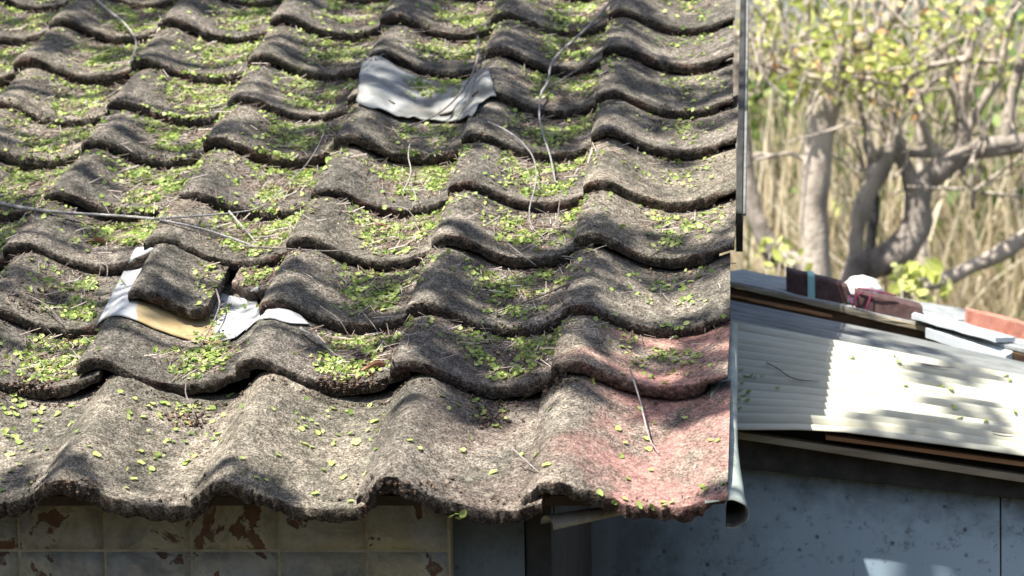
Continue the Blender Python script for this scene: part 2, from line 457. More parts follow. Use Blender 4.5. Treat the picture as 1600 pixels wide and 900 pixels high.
g = box_geo(rw(-.030, .12, -.062), rw(-.030, .9, -.062), .04, .022, back=Vector((1, 0, 0)), updir=RN)
mesh_obj('verge_rafter', *g, M_DECK, shed, smooth=False)
g = tube_geo([rw(.019, .98, .005), rw(.020, 1.8, .01), rw(.018, 2.9, .01)], [.0032, .0032, .0032], 8, 6)
mesh_obj('verge_cable', *g, mat_plain('grey_cable', (.09, .09, .085), (.2, .2, .19), 40), shed)
g = box_geo((-2.7, YW + .045, -.012), (-.03, YW + .045, -.012), .05, .025, seg=20, jit=.001)
mesh_obj('eave_board', *g, M_DECK, shed, smooth=False)

def mat_wall_tile():
    s = NB('peeling_cream_paint')
    p = s.pos()
    n1 = s.noise(9, 6, .62, dist=.5); n2 = s.noise(45, 5, .7); n3 = s.noise(3.2, 3, .5)
    paint = s.mix(s.ramp(n3, [(.42, 0.), (.6, 1.)]), s.ramp(n2, [(.3, (.25, .21, .12)), (.7, (.34, .30, .19))]), s.ramp(n2, [(.3, (.19, .20, .20)), (.7, (.28, .29, .29))]))
    soot = s.ramp(s.noise(7, 5, .7, dist=.3), [(.48, 0.), (.66, .85)])
    paint = s.mix(soot, paint, (.09, .09, .085))
    peel = s.ramp(n1, [(.61, 0.), (.63, 1.)])
    rim = s.ramp(n1, [(.53, 0.), (.58, 1.), (.62, 1.)])
    paint = s.mix(s.math('MULTIPLY', rim, .3), paint, (.40, .37, .28))
    col = s.mix(peel, paint, s.ramp(n2, [(.3, (.085, .045, .03)), (.7, (.14, .07, .045))]))
    h = s.math('SUBTRACT', s.math('MULTIPLY', rim, .35), peel)
    b = s.bump(h, .9, .004); b = s.bump(n2, .35, .003, b); b = s.bump(s.noise(16, 4, .6, dist=1.2), .5, .006, b)
    return s.done(col, b, .55)
M_WT = mat_wall_tile()
M_GROUT = mat_plain('cream_grout', (.24, .21, .13), (.38, .34, .24), 60)
wl = at(-420, 850, YW).x; wr = at(704, 850, YW).x
wall = mesh_obj('wall', *box_geo((wl, YW - .0028, -.02), (wr, YW - .0028, -.02), 1.88, .1), M_GROUT, shed, smooth=False)
zl = at(300, 860, YW).z
xa = at(165, 860, YW).x; pitch = at(436, 860, YW).x - at(165, 860, YW).x; pitch /= 2
tile_me = None
rows_z = [(zl + .14, zl), (zl, zl - .155), (zl - .155, zl - .31), (zl - .31, zl - .465)]
def wtile(xl, xr, zt, zb, seed):
    nx, nz = 7, 7; V = []; F = []
    g = .0024
    for j in range(nz):
        for i in range(nx):
            x = xl + g + (xr - xl - 2 * g) * i / (nx - 1); z = zb + g + (zt - zb - 2 * g) * j / (nz - 1)
            e = (i in (0, nx - 1)) or (j in (0, nz - 1))
            V.append((x, YW - (.0056 if not e else .0042) + .0010 * random.uniform(-1, 1), z))
    n = len(V)
    for j in range(nz - 1):
        for i in range(nx - 1):
            a = j * nx + i; F.append((a, a + 1, a + 1 + nx, a + nx))
    ring = [i for i in range(nx)] + [nx - 1 + nx * j for j in range(1, nz)] + [nx * (nz - 1) + i for i in range(nx - 2, -1, -1)] + [nx * j for j in range(nz - 2, 0, -1)]
    for r_ in ring: V.append((V[r_][0], YW + .008, V[r_][2]))
    m = len(ring)
    for i in range(m): F.append((ring[i], n + i, n + (i + 1) % m, ring[(i + 1) % m]))
    return V, F
n_ = 0
xL = xa - pitch * 4
while xL < wr - .02:
    for (zt, zb) in rows_z:
        xr = min(xL + pitch, wr - .003)
        mesh_obj('wall_tile', *wtile(xL, xr, zt, zb, n_), M_WT, wall); n_ += 1
    xL += pitch

# ------------------------------------------------------------------ blue board beside the tiled wall + gutter stub
def mat_blue():
    s = NB('blue_grey_board')
    n1 = s.noise(2.2, 4, .55); n2 = s.noise(42, 4, .7); n3 = s.noise(20, 5, .7, dist=.3)
    col = s.ramp(n1, [(.35, (.28, .385, .465)), (.65, (.36, .465, .54))])
    spots = s.ramp(n2, [(.57, 0.), (.72, .75)])
    col = s.mix(spots, col, (.05, .06, .075))
    vor = s.n('ShaderNodeTexVoronoi'); vor.inputs['Scale'].default_value = 26; s.l(s.pos(), vor.inputs['Vector'])
    dots = s.ramp(vor.outputs['Distance'], [(.07, .9), (.16, 0.)])
    col = s.mix(s.math('MULTIPLY', dots, s.ramp(n3, [(.38, 0.), (.48, 1.)])), col, (.04, .05, .06))
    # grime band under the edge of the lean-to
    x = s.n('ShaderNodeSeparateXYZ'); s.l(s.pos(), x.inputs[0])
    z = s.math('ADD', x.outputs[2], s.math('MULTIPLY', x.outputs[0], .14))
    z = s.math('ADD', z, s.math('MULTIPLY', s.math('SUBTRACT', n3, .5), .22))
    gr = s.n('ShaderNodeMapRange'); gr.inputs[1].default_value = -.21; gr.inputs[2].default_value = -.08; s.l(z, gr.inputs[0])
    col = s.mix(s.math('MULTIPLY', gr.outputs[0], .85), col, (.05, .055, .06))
    shade_x = s.n('ShaderNodeMapRange'); shade_x.inputs[1].default_value = .10; shade_x.inputs[2].default_value = -.22  # painted shade: board colour darkens leftward under the tiled roof, edge broken by noise
    s.l(s.math('ADD', x.outputs[0], s.math('MULTIPLY', s.math('SUBTRACT', n3, .5), .35)), shade_x.inputs[0])
    col = s.mix(s.math('MULTIPLY', shade_x.outputs[0], .8), col, (.06, .07, .075))
    st = s.noise(14, 3, .6, stretch=(1, 1, .08)); col = s.mix(s.ramp(st, [(.5, 0.), (.75, .3)]), col, (.30, .36, .40))
    return s.done(col, s.bump(n3, .12, .003), .6)
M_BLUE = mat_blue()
p0 = at(707, 850, YW + .03); p1 = at(819, 850, YW + .03)
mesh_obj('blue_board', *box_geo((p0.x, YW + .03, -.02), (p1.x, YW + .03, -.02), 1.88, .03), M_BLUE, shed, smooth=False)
p2 = at(823, 850, YW + .035)
mesh_obj('door_post', *box_geo((p2.x, YW + .035, -.021), (p2.x + .04, YW + .035, -.021), 1.879, .04), mat_plain('dark_post', (.025, .026, .026), (.05, .05, .05), 30), shed, smooth=False)
mesh_obj('side_wall', *box_geo((p2.x + .02, YW + .08, -.03), (p2.x + .04, YW + .08, -.03), 1.87, .80), M_DECK, shed, smooth=False)
# half round stub of gutter
def gutter_geo():
    a = at(855, 822, .03); b = at(985, 796, .12); V = []; F = []; n = 9
    ax = (b - a).normalized(); side = Vector((0, 1, 0)); side = (side - ax * side.dot(ax)).normalized(); up = ax.cross(side)
    for lay in (0, 1):
        for j in range(8):
            p = a.lerp(b, j / 7); r = (.017 - .006 * j / 7) - lay * .0018
            for i in range(n):
                t = R(165 + 190 * i / (n - 1)); V.append(p + side * math.cos(t) * r * 1.2 + up * math.sin(t) * r * -1)
    N = 8 * n
    for j in range(7):
        for i in range(n - 1):
            q = j * n + i; F.append((q, q + 1, q + 1 + n, q + n)); F.append((q + N, q + n + N, q + 1 + n + N, q + 1 + N))
    for i in range(n - 1): F.append((i, i + N, i + 1 + N, i + 1))
    for j in range(7):
        for i in (0, n - 1): q = j * n + i; F.append((q, q + n, q + n + N, q + N))
    return V, F
mesh_obj('gutter_stub', *gutter_geo(), mat_plain('rusty_zinc', (.17, .14, .08), (.34, .33, .30), 35, .5), shed)

# ------------------------------------------------------------------ lean-to shed on the right
lean = empty('lean_to_shed', (.9, 1.4, -1.9))
tag(lean, 'low lean-to shed with blue board wall under pale corrugated sheets', 'shed')
YB = 1.06
bl = at(560, 800, YB).x; br = at(1760, 800, YB).x; seam = at(1563, 800, YB).x
def wall_top(px): return at(px, np.interp(px, [1080, 1740], [684, 784]), YB).z
def board(a, b, y):
    za, zb = wall_top(a), wall_top(b); xa_, xb_ = at(a, 800, YB).x, at(b, 800, YB).x
    if a < 1000: za = zb = None
    V = []
    top = [(xa_, wall_top(a) if a > 1000 else .3)] + ([(at(1080, 800, YB).x - .001, .3), (at(1080, 800, YB).x, wall_top(1080))] if a < 1000 else []) + [(xb_, wall_top(b))]
    n = len(top)
    for yy in (y, y + .02):
        for (x, z) in top: V.append((x, yy, z))
        for (x, z) in top: V.append((x, yy, -1.9))
    F = [(i, i + 1, i + 1 + n, i + n)[::-1] for i in range(n - 1)] + [(2 * n + i, 2 * n + i + 1, 3 * n + i + 1, 3 * n + i) for i in range(n - 1)]
    F += [(i, i + 1, 2 * n + i + 1, 2 * n + i) for i in range(n - 1)] + [(0, 2 * n, 3 * n, n), (n - 1, 2 * n - 1, 4 * n - 1, 3 * n - 1)]
    return V, F
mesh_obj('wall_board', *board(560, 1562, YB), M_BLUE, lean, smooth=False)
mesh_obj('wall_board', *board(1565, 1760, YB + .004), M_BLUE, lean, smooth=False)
mesh_obj('seam_batten', *box_geo((seam - .03, YB + .026, -.15), (seam + .03, YB + .026, -.15), 1.75, .03), M_DECK, lean, smooth=False)
def mat_sheet(name, a, b, dirt, amt):
    s = NB(name); n1 = s.noise(7, 5, .6, stretch=(.25, 1, 1)); n2 = s.noise(90, 4, .7)
    col = s.ramp(n1, [(.3, a), (.65, b)])
    col = s.mix(s.ramp(s.noise(20, 5, .7, stretch=(.2, 1.6, 1.6)), [(.45, 0.), (.75, amt)]), col, dirt)
    col = s.mix(s.ramp(n2, [(.64, 0.), (.74, .5 * amt)]), col, dirt)
    v = s.math('MULTIPLY', s.ramp(s.attr('valley'), [(.4, 0.), (.9, .9)]), s.ramp(s.noise(9, 4, .6, stretch=(.3, 2, 2)), [(.3, .35), (.6, 1.)]))
    col = s.mix(v, col, tuple(c * .62 for c in dirt))
    s.b.inputs['Specular IOR Level'].default_value = .4
    return s.done(col, s.bump(n2, .15, .002), .45)
M_CORR = mat_sheet('aged_white_corrugated', (.39, .40, .32), (.54, .53, .43), (.30, .27, .18), .6)
M_CORRG = mat_sheet('grey_corrugated', (.13, .145, .14), (.24, .25, .24), (.07, .07, .06), .8)
def corr(fn, waves, amp, nu=None, ns=60, th=.0014):
    rr = random.Random(waves); wa = [rr.uniform(.55, 1.15) for _ in range(waves + 2)]; sg = [rr.uniform(-.25, .25) for _ in range(waves + 2)]
    """fn(s,t)->px,py,Y ; waves across t"""
    nt_ = waves * 10 + 1; V = []; F = []
    base = [[None] * nt_ for _ in range(ns)]
    for i in range(ns):
        for j in range(nt_):
            px, py, Y = fn(i / (ns - 1), j / (nt_ - 1)); base[i][j] = at(px, py, Y)
    for lay in (0, 1):
        for i in range(ns):
            for j in range(nt_):
                p = base[i][j]; V.append(p + Vector((0, -.28, .96)) * (amp * (np.interp(j / 10, range(waves + 2), wa) + np.interp(j / 10, range(waves + 2), sg) * math.sin(i * .09 + j * .03)) * math.sin(2 * math.pi * waves * j / (nt_ - 1)) - lay * th))
    N = ns * nt_
    for i in range(ns - 1):
        for j in range(nt_ - 1):
            a = i * nt_ + j; F.append((a, a + nt_, a + nt_ + 1, a + 1)); F.append((a + N, a + 1 + N, a + nt_ + 1 + N, a + nt_ + N))
    for i in range(ns - 1):
        for j in (0, nt_ - 1): a = i * nt_ + j; F.append((a, a + N, a + nt_ + N, a + nt_))
    for i in (0, ns - 1):
        for j in range(nt_ - 1): a = i * nt_ + j; F.append((a, a + 1, a + 1 + N, a + N))
    val = np.tile(.5 - .5 * np.sin(2 * math.pi * waves * np.arange(nt_) / (nt_ - 1)), ns * 2)
    return V, F, val
SX = [1095, 1160, 1250, 1320, 1400, 1500, 1600, 1760]
def fn_white(s, t):
    px = 1095 + 665 * s
    yn = np.interp(px, SX, [669, 671, 671, 675, 685, 698, 712, 738]); yf = np.interp(px, [1095, 1161, 1333, 1600, 1760], [491, 503, 536, 587, 618])
    # positions interpolate in depth, so pixels must too
    d0 = .97 - CP.y; d1 = 1.52 - CP.y; d = d0 + (d1 - d0) * t; k = (1 / d - 1 / d0) / (1 / d1 - 1 / d0)
    return px, yn + (yf - yn) * k, d + CP.y
_c = corr(fn_white, 14, .0110); mesh_obj('corrugated_sheet', _c[0], _c[1], M_CORR, lean, attr={'valley': _c[2]})['label'] = 'pale cream white corrugated plastic sheet sagging at its front edge'
def fn_grey(s, t):
    px = 1095 + 665 * s
    yn = np.interp(px, [1095, 1161, 1333, 1600, 1760], [500, 512, 545, 596, 627]); yf = np.interp(px, [1095, 1150, 1403, 1600, 1760], [458, 470, 522, 566, 600])
    return px, yn + (yf - yn) * t, 1.50 + .3 * t
_c = corr(fn_grey, 7, .0070); mesh_obj('corrugated_sheet', _c[0], _c[1], M_CORRG, lean, attr={'valley': _c[2]})['label'] = 'grimy dark grey corrugated sheet behind the pale one'
M_WOOD_L = mat_plain('weathered_batten', (.18, .15, .10), (.36, .31, .22), 30, .85, .5, .003, (.15, 1, 1))
M_WOOD_D = mat_plain('rotten_dark_timber', (.035, .022, .014), (.13, .075, .04), 30, .9, .6, .004, (.2, 1, 1))
M_WOOD_O = mat_plain('orange_timber_edge', (.22, .11, .05), (.36, .20, .10), 40, .85, .4, .002, (.1, 1, 1))
M_BLACKW = mat_plain('blackened_fascia', (.02, .02, .018), (.06, .055, .05), 25, .8)
def beam(name, mat, a, b, Y, h, d, parent, seg=6, jit=.0008, Y2=None, label=None):
    p, q = at(a[0], a[1], Y), at(b[0], b[1], Y2 or Y)
    o = mesh_obj(name, *box_geo(p, q, h, d, seg=seg, jit=jit), mat, parent, smooth=False)
    if label: o['label'] = label
    return o
beam('fascia_batten', M_WOOD_O, (1290, 680), (1740, 742), .985, .008, .05, lean)
beam('fascia_batten', M_WOOD_L, (1150, 674), (1740, 764), .995, .014, .04, lean)
beam('fascia_board', M_BLACKW, (1080, 650), (1740, 722), 1.03, .092, .026, lean)
# timbers behind the grey sheet
beam('rotten_beam', M_WOOD_D, (1100, 441), (1450, 516), 1.84, .040, .06, lean, 14, .0025)
beam('roof_batten', M_WOOD_L, (1100, 432), (1460, 514), 1.83, .010, .05, lean, 12, .0015)
beam('rotten_beam', M_WOOD_O, (1100, 452), (1300, 493), 1.825, .006, .02, lean, 10, .002)
beam('rotten_beam', M_WOOD_D, (1420, 515), (1700, 575), 1.84, .03, .06, lean, 10, .002)
# upper sheet of the rear roof the blocks lie on
M_PALE = mat_plain('dirty_pale_sheet', (.13, .14, .135), (.42, .44, .43), 26, .6, .4, .004)
def slab(name, mat, quad, Ys, th, parent=None, nx=10, jit=.001, smooth=False):
    """quad of four px corners near-left, near-right, far-right, far-left"""
    V = []; F = []; P = [at(q[0], q[1], Y) for q, Y in zip(quad, Ys)]
    ny = 4
    for lay in (0, 1):
        for j in range(ny + 1):
            for i in range(nx + 1):
                s, t = i / nx, j / ny
                p = P[0].lerp(P[1], s).lerp(P[3].lerp(P[2], s), t)
                V.append(p + Vector((0, 0, -th * lay + random.uniform(-jit, jit))))
    N = (nx + 1) * (ny + 1); m = nx + 1
    for j in range(ny):
        for i in range(nx):
            a = j * m + i; F.append((a, a + 1, a + 1 + m, a + m)); F.append((a + N, a + m + N, a + 1 + m + N, a + 1 + N))
    for i in range(nx):
        F.append((i, i + N, i + 1 + N, i + 1)); a = ny * m + i; F.append((a, a + 1, a + 1 + N, a + N))
    for j in range(ny):
        a = j * m; F.append((a, a + m, a + m + N, a + N)); a = j * m + nx; F.append((a, a + N, a + m + N, a + m))
    return mesh_obj(name, V, F, mat, parent, smooth=smooth)
slab('rear_roof_sheet', M_PALE, [(1100, 429), (1440, 506), (1560, 493), (1160, 421)], [1.845, 1.845, 2.7, 2.7], .006, lean, jit=.0018)
slab('rear_roof_sheet', M_PALE, [(1440, 507), (1720, 575), (1700, 528), (1560, 495)], [1.85, 1.85, 2.7, 2.7], .006, lean, jit=.0018)
M_FOAM = mat_plain('grey_white_board', (.46, .50, .52), (.62, .65, .65), 12, .7, .2, .002)
o = slab('white_board', M_FOAM, [(1424, 491), (1556, 528), (1586, 527), (1434, 484)], [1.80, 1.80, 1.96, 1.96], .010); tag(o, 'pale board lying on top at the end of the dark blocks', 'board')
o = slab('white_board', M_FOAM, [(1446, 513), (1572, 556), (1600, 540), (1460, 505)], [1.78, 1.78, 1.95, 1.95], .020); tag(o, 'thicker pale board tucked underneath the other pale board', 'board')
M_BRICK_D = mat_plain('dark_paver', (.05, .03, .03), (.11, .065, .06), 60, .8, .5, .003)
M_BRICK_R = mat_plain('red_brick', (.34, .13, .09), (.52, .24, .18), 50, .85, .5, .003)
def block(name, mat, a, b, Y, h, d, label, cat, dy=.0):
    p, q = at(a[0], a[1], Y), at(b[0], b[1], Y); q.y += dy
    V, F = box_geo(p, q, h, d, seg=6, jit=.0012)
    o = mesh_obj(name, V, F, mat, None, smooth=False); tag(o, label, cat); return o
blk1 = block('paving_block', M_BRICK_D, (1229, 421), (1324, 445), 1.92, .062, .10, 'dark brown block with turquoise tape around it, leftmost on the roof edge', 'block')
p = at(1262, 429, 1.917); q = at(1273, 431.5, 1.917)
mesh_obj('tape', *box_geo(p + Vector((0, -.003, .003)), q + Vector((0, -.003, .003)), .068, .108), mat_plain('turquoise_tape', (.25, .5, .48), (.36, .6, .57), 20, .4), blk1, smooth=False)
blk2 = block('paving_block', M_BRICK_D, (1336, 453), (1441, 479), 1.87, .062, .12, 'dark brown block tied with thin purple string, right of the white bundle', 'block')
M_STR = mat_plain('purple_string', (.16, .02, .06), (.26, .03, .10), 20)
for k_, (s1, s2) in enumerate([((1336, 455), (1341, 492)), ((1362, 458), (1352, 490)), ((1332, 470), (1350, 455)), ((1340, 450), (1400, 462)), ((1336, 490), (1326, 462))]):
    a_, b_ = at(*s1, 1.865), at(*s2, 1.865); mid = (a_ + b_) / 2 + Vector((0, -.004, .002))
    mesh_obj('string', *tube_geo([a_, mid, b_], [.0017] * 3, 6, 4), M_STR, blk2)
block('brick', M_BRICK_R, (1512, 484), (1578, 499), 2.15, .042, .07, 'sunlit red brick at the left of the pair by the right edge', 'brick')
block('brick', M_BRICK_R, (1579, 500), (1660, 520), 2.14, .042, .07, 'sunlit red brick touching the right edge of the picture', 'brick')
# white plastic bundle
def blob(c, rx, ry, rz, nseg=28, nring=16, seed=0, amp=.08, flat=.35):
    V = []; F = []
    for i in range(nring + 1):
        th = math.pi * i / nring
        for j in range(nseg):
            ph = 2 * math.pi * j / nseg; V.append((math.sin(th) * math.cos(ph), math.sin(th) * math.sin(ph), math.cos(th)))
    A = np.array(V); f = 1 + amp * noise(A, 2.2, seed) + amp * .6 * noise(A, 5, seed + 1); A = A * f[:, None]
    A[:, 2] = np.where(A[:, 2] < 0, A[:, 2] * flat, A[:, 2]); A *= (rx, ry, rz); A += np.array(tuple(c))
    for i in range(nring):
        for j in range(nseg):
            a = i * nseg + j; b = i * nseg + (j + 1) % nseg; F.append((a, a + nseg, b + nseg, b))
    return A, F
c = at(1348, 456, 1.98); V, F = blob(c, .047, .05, .038, seed=3, amp=.14)
o = mesh_obj('plastic_bundle', V, F, mat_plain('white_plastic', (.66, .67, .66), (.8, .8, .78), 30, .4)); tag(o, 'small crumpled white plastic bundle between the two dark blocks', 'bundle')

# ------------------------------------------------------------------ cloth and patch sheet on the roof
def interp_poly(P, n):
    P = np.array(P, float); d = np.r_[0, np.cumsum(np.hypot(*np.diff(P, axis=0).T))]; t = np.linspace(0, d[-1], n)
    return np.stack([np.interp(t, d, P[:, 0]), np.interp(t, d, P[:, 1])], 1)
def draped(name, top, bot, mat, nx=50, ny=22, lift=.006, smooth_it=6, wr=.003, th=.0016, seed=0, attrf=None, bv=None):
    A = interp_poly(top, nx); B = interp_poly(bot, nx); G = np.zeros((ny, nx, 3)); PXY = np.zeros((ny, nx, 2))
    for j in range(ny):
        t = j / (ny - 1)
        for i in range(nx):
            px, py = A[i] * (1 - t) + B[i] * t; PXY[j, i] = (px, py)
            o_, d_ = ray(px, py); loc, n, ii, dist = BV.ray_cast(o_, d_)
            G[j, i] = tuple(loc + RN * lift) if loc is not None else G[j, max(i - 1, 0)]
    for _ in range(smooth_it):
        H = G.copy(); H[1:-1] = .5 * G[1:-1] + .25 * (G[:-2] + G[2:]); H[:, 1:-1] = .5 * H[:, 1:-1] + .25 * (H[:, :-2] + H[:, 2:]); G = H
    P = G.reshape(-1, 3); nn = np.array(tuple(RN))
    P = P + nn * (wr * noise(P, 26, seed) + wr * .5 * noise(P, 60, seed + 1))[:, None]
    N = nx * ny; V = np.concatenate([P, P - nn * th]); F = []
    for j in range(ny - 1):
        for i in range(nx - 1):
            a = j * nx + i; F.append((a, a + nx, a + 1 + nx, a + 1)); F.append((a + N, a + 1 + N, a + 1 + nx + N, a + nx + N))
        for i in (0, nx - 1): a = j * nx + i; F.append((a, a + nx, a + nx + N, a + N))
    for i in range(nx - 1):
        for j in (0, ny - 1): a = j * nx + i; F.append((a, a + 1, a + 1 + N, a + N))
    attr = None
    if attrf is not None:
        v = np.array([attrf(*q) for q in PXY.reshape(-1, 2)]); attr = {'stain': np.r_[v, v]}
    return mesh_obj(name, V, F, mat, None, True, attr)
def mat_cloth():
    s = NB('weathered_grey_sheet'); n1 = s.noise(13, 6, .65, dist=.6); n2 = s.noise(80, 4, .7)
    col = s.ramp(n1, [(.3, (.10, .095, .08)), (.5, (.215, .22, .21)), (.7, (.34, .35, .34))])
    s.b.inputs['Specular IOR Level'].default_value = .4
    return s.done(col, s.bump(n2, .3, .002, s.bump(n1, .5, .006)), .6)
cl = draped('grey_sheet', [(566, 103), (570, 97), (585, 95), (604, 99), (618, 110), (632, 121), (660, 133), (698, 143), (718, 138), (730, 130), (741, 122), (750, 112), (757, 116), (762, 108)],
            [(557, 166), (562, 173), (578, 170), (597, 178), (618, 188), (641, 196), (645, 184), (652, 195), (680, 192), (700, 196), (722, 190), (741, 192), (746, 180), (752, 166), (760, 156), (776, 160)], mat_cloth(), lift=.012, seed=4, smooth_it=7, wr=.0075)
tag(cl, 'crumpled weathered grey sheet draped over the tiles near the top', 'sheet')
def mat_patch():
    s = NB('white_metal_patch'); n1 = s.noise(25, 5, .6); st = s.attr('stain')
    w = s.math('ADD', st, s.math('MULTIPLY', s.math('SUBTRACT', n1, .5), .6))
    col = s.mix(s.ramp(w, [(.4, 0.), (.6, 1.)]), s.ramp(n1, [(.3, (.32, .33, .34)), (.7, (.50, .51, .50))]), s.ramp(n1, [(.3, (.32, .23, .11)), (.7, (.47, .37, .21))]))
    s.b.inputs['Specular IOR Level'].default_value = .5
    return s.done(col, s.bump(n1, .15, .003), .4)
def stain(px, py):
    cx = np.interp(py, [460, 535], [235, 300]); e = max(0, min(1, (px - 208) / 14)) * max(0, min(1, (342 - px) / 14)) * max(0, min(1, (py - 462 + (px < 215) * 10) / 10)); return e
ps = draped('metal_patch', [(213, 391), (232, 390), (256, 394), (285, 405), (315, 432), (345, 462), (372, 470), (392, 459), (405, 450)],
            [(151, 512), (165, 499), (185, 495), (212, 503), (245, 518), (290, 533), (330, 541), (368, 533), (386, 517), (400, 503)], mat_patch(), nx=64, ny=36, lift=.006, smooth_it=5, wr=.0012, seed=14, attrf=stain)
tag(ps, 'white metal patch with yellow stain lying under the broken tile', 'patch')
ps2 = draped('metal_patch', [(386, 486), (408, 482), (430, 482), (450, 487), (470, 496)], [(384, 520), (402, 503), (425, 499), (452, 508), (484, 510)], mat_patch(), nx=30, ny=14, lift=.005, smooth_it=3, wr=.001, seed=15, attrf=lambda a, b: 0)
tag(ps2, 'white rounded end of a metal patch sticking out beneath a tile crest', 'patch')

# collision including the sheets
TV = [np.concatenate(TILE_V)]; TF = [tuple(f) for f in np.concatenate(TILE_F)]; off = len(TV[0])
for o in (cl, ps, ps2):
    A = np.array([v.co[:] for v in o.data.vertices]); TV.append(A)
    TF += [tuple(i + off for i in p.vertices) for p in o.data.polygons]; off += len(A)
bo = [o for o in C.objects if o.get('label', '').startswith('broken wave tile')][0]
bpy.context.view_layer.update()
A = np.array([(bo.matrix_world @ v.co)[:] for v in bo.data.vertices]); TV.append(A); TF += [tuple(i + off for i in p.vertices) for p in bo.data.polygons]
BV = BVHTree.FromPolygons([tuple(v) for v in np.concatenate(TV)], TF)

# ------------------------------------------------------------------ fallen leaves
def leaf_geo(P, Nn, size, rot, cup=.3, elong=1.12, n=7):
    """arrays: P (m,3), Nn (m,3) normals"""
    m = len(P); Nn = Nn / np.linalg.norm(Nn, axis=1)[:, None]
    a = np.cross(Nn, np.array([.3, .9, .1])); a /= np.linalg.norm(a, axis=1)[:, None]; b = np.cross(Nn, a)
    A = a * np.cos(rot)[:, None] + b * np.sin(rot)[:, None]; B = np.cross(Nn, A)
    V = np.zeros((m, n + 1, 3)); V[:, 0] = P - Nn * (cup * size * .25)[:, None]
    for i in range(n):
        t = 2 * math.pi * i / n; rx = math.cos(t) * elong; ry = math.sin(t)
        r_ = size * .5 * (1 + .12 * np.sin(rot * 7 + i * 2.3))
        V[:, i + 1] = P + A * (rx * r_)[:, None] + B * (ry * r_)[:, None] + Nn * (cup * size * .35 * (.5 + np.sin(rot * 13 + i * 1.7) * .5))[:, None]
    F = []
    base = (np.arange(m) * (n + 1))[:, None]
    for i in range(n): F.append(np.concatenate([base, base + 1 + i, base + 1 + (i + 1) % n], 1))
    return V.reshape(-1, 3), np.concatenate(F)
COUNT = {0: [0, 0, 15, 26, 30, 20], 1: [70, 330, 420, 260, 420, 300], 2: [46, 360, 330, 170, 420, 320], 3: [95, 260, 380, 360, 420, 300], 4: [34, 330, 440, 360, 380, 300, 200],
         5: [40, 260, 300, 420, 420, 320, 200], 6: [34, 300, 240, 330, 420, 320, 260], 7: [30, 260, 320, 260, 260, 300, 300], 8: [40, 240, 300, 330, 260, 320, 300, 200], 9: [30, 160, 200, 240, 240, 240, 200, 200]}
COUNT = {r_: [int(c * (1.5 if r_ < 3 else 1.9)) for c in cs] for r_, cs in COUNT.items()}
def scatter(counts, spread=.040, cx=.150, vlo=.02, vhi=None, up=.55, seed=1, thr=-.15, leaves=True):
    rng = np.random.default_rng(seed); P = []; Nn = []
    for row, cs in counts.items():
        ex = U[row + 1] - U[row]
        for k, cnt in enumerate(cs):
            got = 0; tries = 0
            while got < cnt and tries < cnt * 8:
                tries += 1
                v = rng.beta(2.0, 1.35) * (ex - vlo) + vlo
                # the further up the exposed pan, the wider the drift
                sp = spread * (.75 + .5 * v / ex)
                x = x0 - k * W + cx + rng.normal() * sp
                if x > -.01: continue
                q = np.array([[x, U[row] + v, seed]])
                nz = noise(q, 26, 50)[0] + .5 * noise(q, 60, 51)[0]
                if nz < thr + rng.uniform(-.25, .25): continue
                loc, n = drop(x, U[row] + v)
                if loc is None or n.dot(RN) < .35: continue
                P.append(loc[:]); Nn.append(n[:]); got += 1
    P = np.array(P); Nn = np.array(Nn); bad = on_sheets(P, rng, leaves)
    return P[~bad], Nn[~bad]
def on_sheets(P, rng, leaves=True):
    Q = (P - np.array(tuple(CP))) @ np.array(CR); qx = 800 + FPX * Q[:, 0] / -Q[:, 2]; qy = 450 - FPX * Q[:, 1] / -Q[:, 2]
    r_ = rng.random(len(P)); bad = np.zeros(len(P), bool)
    bad |= (qx > 150) & (qx < 300) & (qy > 384) & (qy < 540) & (r_ < .96)
    bad |= (qx > 352) & (qx < 484) & (qy > 448) & (qy < 540) & (r_ < .93)
    cloth = (qx > 555) & (qx < 778) & (qy > 94) & (qy < 200)
    bad |= cloth & ~((qx > 630) & (qx < 720) & (qy > 122) & (qy < 152)) & (r_ < .93)
    if not leaves: bad |= cloth | ((qx > 150) & (qx < 300) & (qy > 384) & (qy < 545)) | ((qx > 352) & (qx < 484) & (qy > 448) & (qy < 540))
    return bad
P, Nn = scatter(COUNT, seed=3)
m = len(P); sz = RNG.uniform(.0045, .0108, m)
Nt = Nn + RNG.normal(0, .55, (m, 3)); P2 = P + Nn * RNG.uniform(.0012, .006, m)[:, None]
V, F = leaf_geo(P2, Nt, sz, RNG.uniform(0, 6.28, m)); tint = np.repeat(np.clip(RNG.beta(2.2, 2.4, m) + (RNG.random(m) > .95) * .4, 0, 1), 8)
o = quick_mesh('fallen_leaves', V, F, M_LEAF, {'tint': tint}, smooth=True); tag(o, 'drifts of small round green leaves lying in the pans of the roof tiles', kind='stuff')
